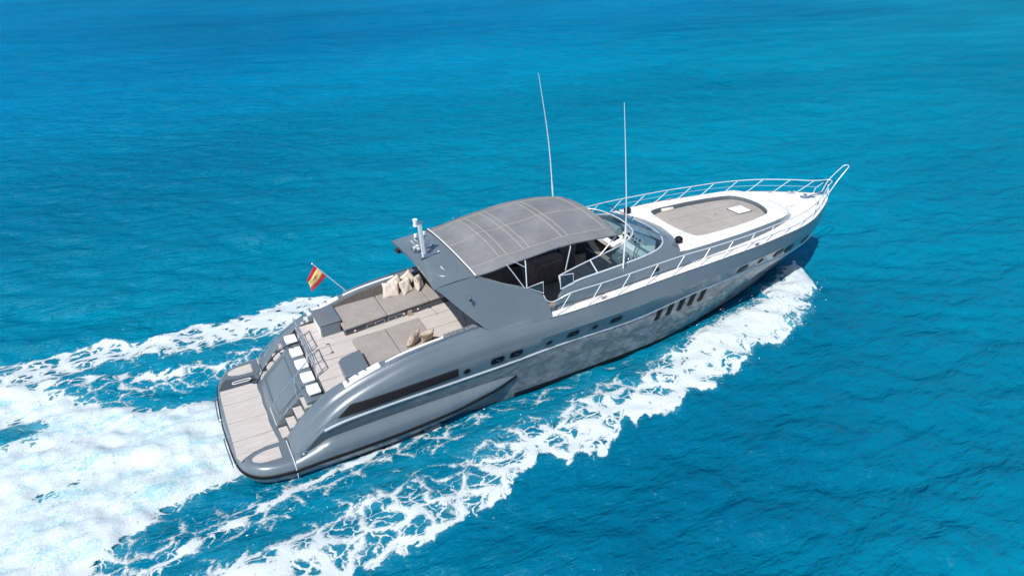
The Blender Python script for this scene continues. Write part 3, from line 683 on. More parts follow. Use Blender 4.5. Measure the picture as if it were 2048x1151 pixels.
# hoops and struts
def hoop(x, base): 
    pts = [(x, y, z-.035) for x, y, z in [bim(x, s_) for s_ in np.linspace(-.97, .97, 26)]]
    p0 = [(base[0], -base[1], base[2])] + ([( (base[0]*.2+x*.8), -1.94, pts[0][2]-.12)]) + pts + [((base[0]*.2+x*.8), 1.94, pts[0][2]-.12), (base[0], base[1], base[2])]
    return rail(p0, .019, bimini, 'awning_hoop', 0, STEELW)
hoop(9.12, (9.06, 2.13, 3.62)); hoop(10.72, (10.62, 1.84, 3.70))
for sgn in (-1, 1):
    rail([(9.0, sgn*2.12, 3.62), (8.47, sgn*1.93, 4.50)], .016, bimini, 'awning_strut', 0, STEELW)
    rail([(11.95, sgn*1.80, 3.90), (12.54, sgn*1.80, 4.46)], .024, bimini, 'awning_strut', 0, STEELW)
    rail([(8.75, sgn*1.9, 4.5), (9.1, sgn*1.98, 4.25)], .012, bimini, 'awning_strut', 0, STEELW)
rail([(12.54, y, 4.80-.33*abs(y/1.84)**2.3-.05) for y in np.linspace(-1.8, 1.8, 20)], .017, bimini, 'awning_hoop', 0, STEELW)

# side decks and foredeck ----------------------------------------------------------
m = M()
def dk(x, y):   # deck height with camber
    h = pchip(S0, x, 1); return pchip(S0, x, 2) + .012 + .05*(1-(abs(y)/max(h, .05))**2)
for sgn in (-1, 1):
    rows = []
    for x in np.linspace(9.62, 16.0, 34):
        h = pchip(S0, x, 1)-.045; rows.append([(x, sgn*(2.2+(h-2.2)*t), dk(x, 2.2+(h-2.2)*t)) for t in (0, .33, .66, 1)] + [(x, sgn*(h+.012), dk(x, h)-.03)])
    m.loft(rows)
rows = []
for x in np.r_[np.linspace(16.0, 24, 50), np.linspace(24.1, 25.02, 12)]:
    h = max(pchip(S0, x, 1)-.045, .01); rows.append([(x, -h-.012, dk(x, h)-.03)] + [(x, h*t, dk(x, h*t)) for t in np.linspace(-1, 1, 13)] + [(x, h+.012, dk(x, h)-.03)])
m.loft(rows)
deck = m.build('side_deck', WHITE, yacht, smooth=50)
# thin grey toe line along the deck edge and wear line on the side deck
for sgn in (-1, 1):
    M().tube([(x, sgn*(pchip(S0, x, 1)-.02), pchip(S0, x, 2)+.012) for x in np.linspace(9.6, 25.0, 90)], .018, 6).build('toe_rail', GREY, deck, smooth=60)
    M().tube([(x, sgn*2.36, dk(x, 2.36)+.001) for x in np.linspace(9.9, 15.4, 20)], .006, 4).build('deck_joint', SEAM, deck)
for sgn in (-1, 1):
    cleat(11.67, sgn*2.56, dk(11.67, 2.56)+.01, 0, deck, .3); cleat(18.45, sgn*2.44, dk(18.45, 2.44)+.01, -sgn*.08, deck, .3); cleat(23.0, sgn*1.18, dk(23, 1.18)+.01, -sgn*.45, deck, .3)
    b = M(); x, y = 23.72, sgn*.68; z = dk(x, y)
    for q in (-.1, .1): b.cyl((x+q, y-sgn*q*.5, z), (x+q, y-sgn*q*.5, z+.12), .026, n=10); b.cyl((x+q, y-sgn*q*.5, z+.12), (x+q, y-sgn*q*.5, z+.14), .042, n=12)
    b.box((x, y, z+.01), (.34, .1, .02), Matrix.Rotation(-sgn*.45, 3, 'Z')); b.build('mooring_bitts', STEEL, deck, smooth=40)
# windlass and chain gear at the bow
z = dk(23.9, 0)
m = M(); m.cyl((23.85,.08,z-.005), (23.85,.08,z+.02), .2, n=24); m.cyl((24.15,-.02,z-.005), (24.15,-.02,z+.018), .14, n=20)
wl = m.build('windlass', STEEL, deck, smooth=40)
b = M(); b.cyl((23.85,.08,z+.02), (23.85,.08,z+.08), .085, .05, n=18); b.cyl((23.85,.08,z+.08), (23.85,.08,z+.14), .05, .09, n=18); b.build('windlass_drum', STEEL, wl, smooth=50)
b = M(); b.box((24.25,-.02,z+.05), (.28,.1,.06)); b.tube([(24.0,.03,z+.05),(24.3,0,z+.06),(24.75,0,z+.05)], .022, 6); b.build('anchor_chain', STEEL, wl)
b = M(); 
for q in (-.05, .05): b.box((24.75, q, z+.06), (.3,.015,.12))
b.cyl((24.85,-.06,z+.06), (24.85,.06,z+.06), .04, n=12); b.build('bow_roller', STEEL, wl)
# flush hatch on the foredeck
hp = smoothpath([(22.15,0,0),(22.16,.2,0),(22.25,.34,0),(22.5,.38,0),(22.75,.36,0),(22.85,.2,0),(22.87,0,0),(22.85,-.2,0),(22.75,-.36,0),(22.5,-.38,0),(22.25,-.34,0),(22.16,-.2,0),(22.15,0,0)], 48)
M().prism([(x, y, dk(x, 0)-.005) for x, y, _ in hp[:-1]], (0, 0, .03)).build('foredeck_hatch', WHITE2, deck, bevel=.008)
M().tube([(x, y, dk(x, 0)+.004) for x, y, _ in hp[:-1]], .008, 5, True).build('hatch_seal', SEAM, deck)

# raised trunk with sun pad recess ---------------------------------------------------
TT = [(15.96,0),(15.93,.4),(15.80,.85),(15.55,1.4),(15.25,1.92),(15.6,1.98),(16.8,1.94),(18.3,1.85),(19.75,1.69),(20.6,1.56),(21.06,1.44),(21.22,1.25),(21.35,.8),(21.42,.4),(21.45,0)]
TB = [(16.1,0),(16.1,.4),(16.0,.85),(15.8,1.6),(15.5,2.29),(15.8,2.29),(16.8,2.23),(18.56,2.03),(20.06,1.74),(21.0,1.45),(21.55,1.20),(21.85,1.0),(22.15,.7),(22.3,.4),(22.35,0)]
RM = [(16.36,0),(16.38,.35),(16.42,.75),(16.50,1.15),(16.62,1.36),(17.0,1.43),(18.4,1.40),(19.4,1.30),(20.1,1.17),(20.45,1.06),(20.66,.86),(20.80,.55),(20.86,.28),(20.88,.1),(20.88,0)]
def dense(L_, n=6):
    o = []
    for i in range(len(L_)-1):
        for k in range(n): t = k/n; o.append((L_[i][0]*(1-t)+L_[i+1][0]*t, L_[i][1]*(1-t)+L_[i+1][1]*t))
    o.append(L_[-1]); return o
def closed(L_): d = dense(L_); return d + [(x, -y) for x, y in d[::-1]][1:-1]
cT, cB, cR = closed(TT), closed(TB), [(x, y*.97+.055) for x, y in closed(RM)]
ttop = lambda x, y: 3.31+.025*(1-(y/2)**2)-.0*x
nT = len(cT)
m = M(); m.loft([[(x, y, ttop(x, y)) for x, y in cT], [(x*.5+a_*.5, y*.5+b_*.5, ttop(x*.5+a_*.5, y*.5+b_*.5)+.004) for (x, y), (a_, b_) in zip(cT, cR)], [(x, y, ttop(x, y)) for x, y in cR]], True)
trunk = m.build('foredeck_trunk', WHITE, yacht, smooth=40)
# grey sides
m = M(); idx = [i for i, (x, y) in enumerate(cT)]
half_i = [i for i in range(nT//2+1) if 24 <= i <= 66]
for sgn in (1, -1):
    T = [(cT[i][0], sgn*cT[i][1], ttop(*cT[i])-.0) for i in half_i]; B = [(cB[i][0], sgn*cB[i][1], dk(*cB[i])-.01) for i in half_i]
    T2 = [(x, y+sgn*.025, z-.02) for x, y, z in T]
    m.loft([T, T2, B])
m.build('trunk_side', GREY, trunk, smooth=50)
m = M(); hi_ = [i for i in range(nT) if 66 <= i <= nT-66]
T = [(cT[i][0], cT[i][1], ttop(*cT[i])) for i in hi_]; B = [(cB[i][0], cB[i][1], dk(*cB[i])-.01) for i in hi_]
Mi = [((a_[0]+b_[0])/2, (a_[1]+b_[1])/2, a_[2]*.45+b_[2]*.55) for a_, b_ in zip(T, B)]
m.loft([T, Mi, B]).build('trunk_nose', WHITE, trunk, smooth=60)
# recess wall and floor
m = M(); m.loft([[(x, y, ttop(x, y)) for x, y in cR], [(18.6+(x-18.6)*.985, y*.975, 3.08) for x, y in cR]], True); m.add([(18.6+(x-18.6)*.985, y*.975, 3.085) for x, y in cR], [tuple(range(nT))]); m.build('sun_pad_recess', GREY, trunk)
# joints in the white top
m = M()
for sgn in (-1, 1):
    for a_ in ((16.80,1.46,16.74,1.94),(18.36,1.42,18.30,1.85),(19.80,1.25,19.74,1.68),(20.95,.35,21.08,1.42)):
        m.tube([(a_[0], sgn*a_[1], ttop(a_[0], a_[1])+.003), (a_[2], sgn*a_[3], ttop(a_[2], a_[3])+.003)], .006, 4)
    m.tube([(15.86,sgn*.80,ttop(15.9,.8)+.003),(16.42,sgn*.80,ttop(16.3,.8)+.003)], .006, 4)
m.tube([(20.9,0,ttop(20.9,0)+.003),(21.4,0,ttop(21.4,0)+.003)], .006, 4)
m.build('deck_joint', SEAM, trunk)
# sun pad
def spad(scale, sq): return [(18.62+(x-18.62)*scale, y*sq) for x, y in cR]
q = [(18.62+(x-18.62)*.965, y*.885 if y > 0 else y*.985) for x, y in cR]
m = M(); rows = []
for k, (a_, h) in enumerate(((.0, 3.09), (0, 3.20), (.02, 3.235), (.06, 3.25), (.5, 3.256), (1, 3.256))):
    rows.append([(x+(18.7-x)*a_*.98, y*(1-a_*.98), h) for x, y in q])
m.loft(rows, True)
sp = m.build('sun_pad', SUNF, trunk, smooth=60)
m = M()
for y in (-.42, .42): m.tube([(x, y, 3.258) for x in np.linspace(16.75, 20.4, 8)], .006, 4)
m.tube([(18.5, y, 3.258) for y in np.linspace(-1.2, 1.2, 8)], .005, 4)
m.build('pad_seam', mat('taupe piping', (.22, .2, .185), .9), sp)
hz_ = 3.262
M().prism([(19.50,.17,hz_),(19.53,-.40,hz_),(20.16,-.42,hz_),(20.18,.16,hz_)], (0,0,.035)).build('skylight', WHITE2, sp, bevel=.02, seg=3)
M().prism([(19.46,.21,3.258),(19.49,-.44,3.258),(20.20,-.46,3.258),(20.22,.20,3.258)], (0,0,.006)).build('skylight_seal', DGREY, sp)
# grey moulded plinth, black cowl vents
for sgn in (-1, 1):
    c = Vector((15.66, sgn*1.62 if sgn > 0 else -1.38, ttop(15.6, 1.4)))
    v = M(); v.sphere(c+Vector((0,0,.13)), .145, .85, 20, 10); v.cyl(c, c+Vector((0,0,.1)), .10, n=18)
    v = v.build('cowl_vent', BLACK, trunk, smooth=60)
    M().tube([c+Vector((-.13, -.06, .02)), c+Vector((-.19, -.03, .07)), c+Vector((-.12,.02,.12))], .02, 6).build('vent_bracket', STEEL, v)
m = M()
for x, y in ((16.3,-1.35),(16.34,-1.42),(15.9,-1.72),(15.95,-1.74)): m.cyl((x,y,ttop(x,y)-.01),(x,y,ttop(x,y)+.012), .02, n=8)
m.build('deck_fitting', STEEL, trunk)

# windscreen coaming -----------------------------------------------------------------
RG = [(10.28,2.18,3.27),(10.6,2.18,3.37),(11.0,2.16,3.43),(12.0,2.10,3.46),(12.74,2.03,3.47),(13.6,1.92,3.47),(14.31,1.75,3.47),(14.75,1.53,3.47),(15.02,1.25,3.47),(15.22,.9,3.47),(15.33,.5,3.47),(15.38,0,3.47)]
SH = [(10.05,2.26,3.02),(10.5,2.27,3.12),(11.0,2.26,3.20),(12.0,2.24,3.26),(12.74,2.21,3.29),(13.6,2.15,3.31),(14.4,2.07,3.32),(15.0,1.98,3.325),(15.28,1.88,3.33),(15.58,1.38,3.335),(15.83,.8,3.34),(15.98,0,3.34)]
BT = [(9.98,2.33,2.68),(10.5,2.34,2.72),(11.0,2.33,2.75),(12.0,2.32,2.80),(12.74,2.32,2.86),(13.6,2.32,2.90),(14.4,2.32,2.95),(15.1,2.31,2.98),(15.6,2.27,2.99),(15.9,1.6,3.15),(16.05,.9,3.2),(16.1,0,3.2)]
def loop3(L_, n=46): h = smoothpath(L_, n); return [(x, -y, z) for x, y, z in h] + [(x, y, z) for x, y, z in h[::-1]][1:]
rg, sh, bt = loop3(RG), loop3(SH), loop3(BT)
mid = [tuple(np.array(a_)*.55+np.array(b_)*.45+np.array([0, 0, .012])) for a_, b_ in zip(rg, sh)]
inn = [tuple(np.array((x, y*.955, z-.02))*1.0 - np.array([.05 if abs(y) < 1.6 else 0, 0, 0])) for x, y, z in rg]
inn2 = [(x, y, 2.6) for x, y, z in inn]
m = M(); m.loft([bt, [tuple(np.array(a_)*.2+np.array(b_)*.8) for a_, b_ in zip(bt, sh)], sh, mid, rg, inn, inn2])
for sgn in (-1, 1):   # close the aft ends
    m.add([bt[0], sh[0], rg[0], inn[0], (10.3, -2.08, 2.0), (9.98, -2.2, 2.0)] if sgn < 0 else [bt[-1], sh[-1], rg[-1], inn[-1], (10.3, 2.08, 2.0), (9.98, 2.2, 2.0)], [(0,1,2,3,4,5)])
wco = m.build('windscreen_coaming', GREY, yacht, smooth=35)
M().tube([(x, y, z+.018) for x, y, z in rg], .034, 8).build('screen_base_rail', STEELW, wco, smooth=60)
M().prism([(13.86,-2.285,3.02),(14.08,-2.285,3.03),(14.08,-2.285,3.17),(13.86,-2.285,3.16)], (0,-.02,0)).build('air_inlet', BLACK, wco, bevel=.02)
# glazing
RIM = [(10.36,1.88,3.60),(10.9,1.86,3.72),(11.9,1.80,3.89),(12.7,1.70,3.98),(13.3,1.50,4.03),(13.62,1.28,4.04),(13.85,1.0,4.04),(13.98,.6,4.04),(14.05,0,4.04)]
rim = smoothpath(RIM, 46); rim = [(x, -y, z) for x, y, z in rim] + rim[::-1][1:]
base = [(x, y, z+.04) for x, y, z in rg]; nb = len(base)
def gl(a_, b_, name, mt):
    m = M(); mid_ = [tuple((np.array(p)+np.array(q_))/2 + np.array([.03, 0, .03])) for p, q_ in zip(base, rim)]
    m.loft([base[a_:b_+1], mid_[a_:b_+1], rim[a_:b_+1]]); return m.build(name, mt, wco, smooth=80)
iA, iB = 35, nb-1-35       # front panes between the two corner pillars
gl(0, iA, 'side_window', GL_SIDE); gl(iB, nb-1, 'side_window', GL_SIDE)
gl(iA, (iA+iB)//2, 'windscreen_pane', GL_FRONT); gl((iA+iB)//2, iB, 'windscreen_pane', GL_FRONT)
M().tube(rim, .022, 8).build('screen_top_rail', STEELW, wco, smooth=60)
for sgn in (-1, 1): M().tube([(11.66, sgn*2.13, 3.50), (11.55, sgn*1.83, 3.84)], .024, 6).build('screen_pillar', STEELW, wco)
for i in (0, iA, (iA+iB)//2-6, (iA+iB)//2+6, iB, nb-1):
    thick = .022 if i in (0, nb-1) else .012
    M().tube([base[i], rim[i]], thick, 6).build('screen_pillar', STEELW if thick > .02 else BLACK, wco)
# wipers
for y, s_ in ((-.95, 1), (.75, 1)):
    b0 = Vector((15.32-.12*abs(y), y, 3.56)); e1 = Vector((14.62, y+.62, 3.86)); 
    wp = M().cyl(b0-Vector((0,0,.05)), b0+Vector((0,0,.05)), .03, n=10); wp.tube([b0, e1], .011, 6); wp.cyl(b0+Vector((.12,-.12,-.08)), b0+Vector((.12,-.12,0)), .02, n=8)
    wp = wp.build('wiper_arm', STEEL, wco)
    M().tube([e1+Vector((.28,-.5,-.12)), e1+Vector((-.02,.38,.05))], .012, 5).build('wiper_blade', BLACK, wp)
# opened hinged side pane and small quarter light by the gate
def framed(pts, name, parent):
    o = M().prism(pts, (0, .008, 0)).build(name, GL_SIDE, parent)
    M().tube(pts, .016, 6, True).build('pane_frame', STEELW, o); return o
for sgn in (-1, 1):
    framed([(10.20,sgn*2.20,3.80),(10.68,sgn*2.20,3.75),(10.71,sgn*2.20,3.38),(10.23,sgn*2.20,3.32)], 'hinged_pane', wco)
    o = M().prism([(9.08,sgn*2.12,3.63),(9.59,sgn*2.2,3.74),(9.57,sgn*2.27,3.38)], (0,.008,0)).build('quarter_light', GL_SIDE, arch)
    M().tube([(9.08,sgn*2.12,3.63),(9.59,sgn*2.2,3.74),(9.57,sgn*2.27,3.38)], .018, 6, True).build('pane_frame', STEELW, o)
# antennas
def antenna(pts, r0, name='whip_antenna', base_=None):
    P_ = smoothpath(pts, 20); o = M().tube(P_, [r0*(1-.72*i/19) if i > 5 else r0*1.15 for i in range(20)], 8).build(name, WHITE2, yacht, smooth=60)
    p = Vector(pts[0]); M().cyl(p-Vector((.02,0,.05)), p+Vector((0,0,.1)), .045, .03, n=10).build('antenna_mount', STEEL, o)
    return o
o = antenna([(12.66,-2.16,3.34),(12.60,-2.15,5.2),(12.42,-2.13,7.0),(12.20,-2.1,8.84)], .026)
o = antenna([(12.66,2.16,3.34),(12.55,2.15,4.6),(12.30,2.14,6.6),(11.83,2.1,8.9)], .026)

# interior ---------------------------------------------------------------------------
fz = dz(9.3)
# liner of the saloon side
for sgn in (-1, 1):
    M().loft([[(x, sgn*2.0, fz-.05), (x, sgn*2.0, 2.95)] for x in (7.6, 9.4)]).build('saloon_liner', DGREY, yacht)
    M().loft([[(x, sgn*(2.0 if x < 13 else 2.0-(x-13)*.45), fz-.05), (x, sgn*(2.0 if x < 13 else 2.0-(x-13)*.45), 3.2)] for x in (10.4, 12, 13, 14, 14.6)]).build('saloon_liner', DGREY, yacht)
bar = M().prism([(10.62,.12,fz),(11.95,.22,fz),(11.95,1.15,fz),(10.62,1.15,fz)], (0,0,.90)).build('bar_unit', BROWN, yacht, bevel=.08, seg=4)
M().prism([(10.72,.20,fz+.905),(11.85,.28,fz+.905),(11.85,.62,fz+.905),(10.72,.62,fz+.905)], (0,0,.012)).build('bar_tray', mat('tray wood', (.22,.13,.10), .5), bar)
M().tube([(10.72,.105,fz+.12),(10.70,.105,fz+.6),(10.76,.108,fz+.74),(10.9,.115,fz+.8),(11.8,.19,fz+.84)], .012, 6).build('bar_trim', mat('brass trim', (.5,.36,.2), .4, .8), bar)
cv = M().prism([(10.62,.66,2.98),(11.97,.70,3.0),(11.97,1.4,3.0),(10.62,1.4,2.98)], (0,0,.06)).build('bar_cover', NAVY, yacht, bevel=.03)
for x, y in ((10.7,.72),(11.88,.76),(10.7,1.3),(11.88,1.3)): M().cyl((x,y,fz+.88),(x,y,2.99), .014, n=8).build('cover_leg', STEELW, cv)
M().prism([(8.2,.75,fz-.03),(10.3,.85,fz-.03),(10.3,2.0,fz-.03),(8.2,2.0,fz-.03)], (0,0,.44)).build('saloon_sofa', BROWN, yacht, bevel=.05)
M().prism([(8.2,1.72,fz+.4),(10.3,1.72,fz+.4),(10.3,2.0,fz+.4),(8.2,2.0,fz+.4)], (0,0,.42)).build('saloon_sofa_back', BROWN, yacht, bevel=.05)
M().prism([(12.05,.75,fz),(12.75,.75,fz),(12.75,1.95,fz),(12.05,1.95,fz)], (0,0,1.0)).build('cabinet', BROWN, yacht, bevel=.04)
for y in (-.95, -.2):
    s_ = M().prism([(12.75,y-.28,fz+.42),(13.3,y-.28,fz+.42),(13.3,y+.28,fz+.42),(12.75,y+.28,fz+.42)], (0,0,.16)).build('helm_seat', DBLUE, yacht, bevel=.05, seg=3)
    M().prism([(12.72,y-.27,fz+.5),(12.86,y-.27,fz+.5),(12.80,y-.25,fz+1.12),(12.68,y-.25,fz+1.12)], (0,.54,0)).build('seat_back', DBLUE, s_, bevel=.05, seg=3)
    M().cyl((13.0,y,fz),(13.0,y,fz+.43), .09, n=14).build('seat_pedestal', STEEL, s_)
# dashboard
dash = M().prism([(13.95,-1.55,2.75),(14.55,-1.45,2.75),(15.15,-.8,2.75),(15.28,0,2.75),(15.15,.8,2.75),(14.55,1.45,2.75),(13.95,1.55,2.75)], (0,0,.52)).build('dashboard', WHITE, yacht, bevel=.03)
m = M().prism([(13.82,-1.62,2.9),(14.22,-1.60,3.27),(14.22,-.02,3.27),(13.82,-.02,2.9)], (.06,0,.07)); m.prism([(13.82,-1.62,2.3),(14.3,-1.62,2.3),(14.3,-.02,2.3),(13.82,-.02,2.3)], (0,0,.65))
tp = m.build('helm_console', TEAL, dash, bevel=.015)
for y, w2, x in ((-.42, .34, 14.06), (-.95, .22, 14.08), (-1.3, .34, 14.05)):
    M().box((x, y, 3.165), (.24, w2, .02), Matrix.Rotation(R(-42), 3, 'Y')).build('instrument_panel', BLACK, tp)
m = M(); 
for y in np.linspace(-1.5, -.2, 9): m.cyl((14.18, y, 3.30), (14.17, y, 3.33), .022, n=8)
m.build('console_switch', STEEL, tp)
# gauge cowls
for y0_, y1_, nm in ((-.92,-.38,3),(-.32,.12,2)):
    x0_ = 14.28; g = M().prism([(x0_,y0_,3.25),(x0_+.26,y0_,3.25),(x0_+.24,y0_,3.52),(x0_+.12,y0_,3.58)], (0,y1_-y0_,0)).build('gauge_cowl', WHITE, dash, bevel=.02)
    for k in range(nm):
        for j in range(2):
            y = y0_+(y1_-y0_)*(k+.5)/nm; c = Vector((x0_+.035+.06*j, y, 3.34+.13*j)); nrm = Vector((-.93, 0, .36))
            M().cyl(c, c+nrm*.03, .05 if (k+j) % 2 else .035, n=14).build('gauge', BLACK, g)
M().prism([(13.95,.18,3.25),(14.6,.18,3.25),(14.4,.18,3.62),(14.1,.18,3.62)], (0,.9,0)).build('chart_cowl', TEAL, dash, bevel=.03)
M().box((13.88,.02,3.33), (.28,.36,.04), Matrix.Rotation(R(-25), 3, 'Y')).build('radar_screen', BLACK, dash, bevel=.01)
M().box((13.80,-.02,3.24), (.46,.62,.12), Matrix.Rotation(R(-18), 3, 'Y')).build('screen_pod', WHITE, dash, bevel=.03)
m = M(); c = Vector((13.62,-.95,3.0)); ax = Vector((-.8,0,.6)).normalized(); u_ = Vector((0,1,0)); v_ = ax.cross(u_)
m.tube([c+(u_*math.cos(t)+v_*math.sin(t))*.22 for t in np.linspace(0, 2*math.pi, 25)[:-1]], .018, 8, True)
for t in (0, 2.1, 4.2): m.tube([c, c+(u_*math.cos(t)+v_*math.sin(t))*.22], .012, 6)
m.tube([c, c-ax*.25], .03, 8); m.build('steering_wheel', STEEL, dash, smooth=50)
M().box((13.15,-1.55,2.85), (.5,.35,.06)).build('side_shelf', WHITE, dash)

for sgn in (-1, 1):
    M().prism([(9.5,sgn*2.05,2.0),(10.1,sgn*2.05,2.0),(10.1,sgn*2.37,2.0),(9.5,sgn*2.37,2.0)], (0,0,.69)).build('gate_sill', GREY, yacht, bevel=.02)

# guard rails ------------------------------------------------------------------------
SX = [9.9,11.05,12.17,13.3,14.42,15.56,16.68,17.8,18.92,20.03,21.11,22.17,23.22,24.1,24.72]
for sgn in (-1, 1):
    tops = []; bases = []
    for x in SX:
        y = pchip(S0, x, 1)-.07; z = pchip(S0, x, 2)+.03; bases.append((x, y, z))
        xt = min(x+.52, 25.02); hh = .60 if x < 15 else .56
        yt = max(pchip(S0, xt, 1)-.17+(.03 if x > 20 else 0), .13); tops.append((xt, yt, min(z+hh, 3.52)))
    if sgn < 0: aft_ = [(9.53,2.34,3.36),(9.62,2.40,3.16),(9.82,2.42,3.08),(10.05,2.42,3.12)]
    else: aft_ = [(9.53,2.34,3.36),(9.62,2.40,3.16),(9.82,2.42,3.08),(10.05,2.42,3.12)]
    tr = smoothpath(aft_ + tops[:-1] + [(25.12,.13,3.50)], 110)
    gr = M().tube([(x, sgn*y, z) for x, y, z in tr], .019, 8).build('guard_rail', STEELW, yacht, smooth=60)
    for b_, t_ in zip(bases, tops):
        m = M()
        if b_[0] > 24.5: m.tube([(b_[0], sgn*b_[1], b_[2]), (b_[0]+.06, sgn*(b_[1]-.01), b_[2]+.22), (t_[0]-.12, sgn*t_[1], t_[2]-.05)], .015, 8)
        else: m.tube([(b_[0], sgn*b_[1], b_[2]-.02), (t_[0], sgn*t_[1], t_[2])], .015, 8)
        m.cyl((b_[0], sgn*b_[1], b_[2]-.02), (b_[0], sgn*b_[1], b_[2]+.02), .034, n=10)
        m.build('stanchion', STEELW, gr, smooth=60)
    mids = [tuple((np.array(b_)+np.array(t_))/2) for b_, t_ in zip(bases[5:], tops[5:])]
    M().tube([(x, sgn*y, z) for x, y, z in mids], .006, 5).build('guard_wire', STEELW, gr)
# pulpit loop
pp = [(24.95,.13,3.0),(25.1,.13,3.3),(25.25,.13,3.50),(25.9,.13,3.93),(26.02,.10,4.0),(26.08,0,4.03),(26.02,-.10,4.0),(25.9,-.13,3.93),(25.40,-.13,3.42),(25.20,-.13,3.15),(25.05,-.12,2.95)]
rail(pp, .019, yacht, 'pulpit_loop', 50, STEELW)
rail([(25.12,.13,3.5),(25.2,0,3.5),(25.12,-.13,3.5)], .017, yacht, 'pulpit_crossbar', 8, STEELW)

# ================================================================== loose things aboard
# ensign on its raked staff
fl = empty('ensign', (4.68, 2.33, 2.45)); tag(fl, 'red and yellow striped flag with small crest on a raked staff', 'flag')
M().tube([(4.70,2.35,2.40),(3.70,2.35,3.72)], .015, 8).build('flag_staff', STEELW, fl, smooth=60)
M().sphere((3.69,2.35,3.74), .028).build('staff_finial', WHITE2, fl)
m = M(); m.box((4.66,2.33,2.46), (.16,.07,.04)); m.tube([(4.62,2.42,2.44),(4.52,2.34,2.64)], .01, 6); m.build('staff_socket', STEEL, fl)
H1, H2, F1, F2 = [np.array(v) for v in ((3.745,2.34,3.66),(4.07,2.34,3.235),(3.46,2.50,3.12),(3.56,2.46,2.70))]
def flagpt(u, v):  # u along hoist, v towards the fly
    p = (H1*(1-u)+H2*u)*(1-v) + (F1*(1-u)+F2*u)*v
    n_ = np.array([.35, .93, .1]); return p + n_*.045*math.sin(v*6.5+u*3.2)*v**.6 + np.array([0, 0, -.05*math.sin(math.pi*v)*(u-.3)])
for u0, u1, mt_, lb in ((0, .25, FLAGR, 'red'), (.25, .75, FLAGY, 'yellow'), (.75, 1, FLAGR, 'red')):
    m = M(); m.loft([[tuple(flagpt(u0+(u1-u0)*a_, v)) for v in np.linspace(0, 1, 22)] for a_ in np.linspace(0, 1, 6)])
    o = m.build('flag_stripe', mt_, fl, smooth=180, label=lb+' flag stripe'); sd = o.modifiers.new('s', 'SOLIDIFY'); sd.thickness = .004
for side in (-1, 1):
    m = M(); off = np.array([.35, .93, .1])*.006*side
    c_ = [(.5+.11*math.cos(t)*1.0, .42+.09*math.sin(t)) for t in np.linspace(0, 2*math.pi, 13)[:-1]]
    m.add([tuple(flagpt(u, v)+off) for u, v in c_], [tuple(range(12))]); 
    for vv in (.27, .57): m.add([tuple(flagpt(u, v)+off) for u, v in ((.42,vv-.02),(.58,vv-.02),(.58,vv+.02),(.42,vv+.02))], [(0,1,2,3)])
    m.build('flag_crest', CREST, fl)

def pillow(loc, rot, w_, h_, t_, mt, label, seed, group):
    e = []; n = 14; rs = np.random.RandomState(seed); ph = rs.rand(6)*6
    def P(u, v, s_):
        pin = 1-.10*(1-v*v)*abs(u)**3; pin2 = 1-.10*(1-u*u)*abs(v)**3
        th = s_*t_*.5*((1-u**4)*(1-v**4))**.5
        th += s_*.012*math.sin(5*u+ph[0])*math.sin(4*v+ph[1]) + .015*math.sin(3*u*v+ph[2]) + s_*.006*math.sin(11*u+4*v+ph[3])
        return (u*w_/2*pin, th, v*h_/2*pin2 - .02*(1-abs(v))*(u*u))
    q = M()
    for s_ in (1, -1):
        q.loft([[P(-1+2*i/n, -1+2*j/n, s_) for j in range(n+1)] for i in range(n+1)])
    me = bpy.data.meshes.new('throw_pillow'); me.from_pydata(q.v, [], q.f); bm = bmesh.new(); bm.from_mesh(me)
    bmesh.ops.remove_doubles(bm, verts=bm.verts, dist=.012); bmesh.ops.recalc_face_normals(bm, faces=bm.faces); bm.to_mesh(me); bm.free(); me.materials.append(mt); me.shade_smooth()
    o = bpy.data.objects.new('throw_pillow', me); COL.objects.link(o); o.location = loc; o.rotation_euler = [R(a_) for a_ in rot]
    sb = o.modifiers.new('s', 'SUBSURF'); sb.levels = 1; sb.render_levels = 1
    tag(o, label, 'pillow', group); return o
GP, GS = 'linen throw pillows on the port sofa', 'linen throw pillows on the starboard lounge pad'
pillow((5.98,1.72,2.47), (-22,4,-4), .60, .56, .17, PIL, 'largest cream pillow, aftmost of the five leaning on the port sofa back', 1, GP)
pillow((6.22,1.88,2.58), (-12,-24,8), .46, .50, .15, PIL, 'cream pillow half hidden behind the largest one on the port sofa', 2, GP)
pillow((6.50,1.66,2.50), (-20,-6,22), .46, .54, .18, PIL, 'upright cream pillow standing in the middle of the port sofa group', 3, GP)
pillow((6.68,1.92,2.64), (-10,-30,4), .44, .48, .15, PIL, 'cream pillow with its pointed corner up behind the middle of the port group', 4, GP)
pillow((6.98,1.68,2.53), (-16,10,48), .50, .54, .20, PIL, 'plump shaded cream pillow nearest the grey arch on the port sofa', 5, GP)
pillow((5.72,-1.02,2.22), (16,14,38), .48, .54, .18, PIL2, 'sand coloured pillow leaning aft against the other on the starboard pad', 6, GS)
pillow((6.14,-1.10,2.22), (24,-8,6), .46, .50, .18, PIL2, 'sand coloured pillow nearer the arch on the starboard pad', 7, GS)

# rolled towel by the sun pad
m = M(); m.tube([(17.02,1.22,3.30),(17.06,1.22,3.30),(17.30,1.19,3.30),(17.54,1.16,3.30),(17.58,1.16,3.30)], [.03,.075,.08,.075,.03], 12)
tag(m.build('rolled_towel', PIL, smooth=60), 'small rolled cream towel wedged at the port edge of the foredeck sun pad', 'towel')

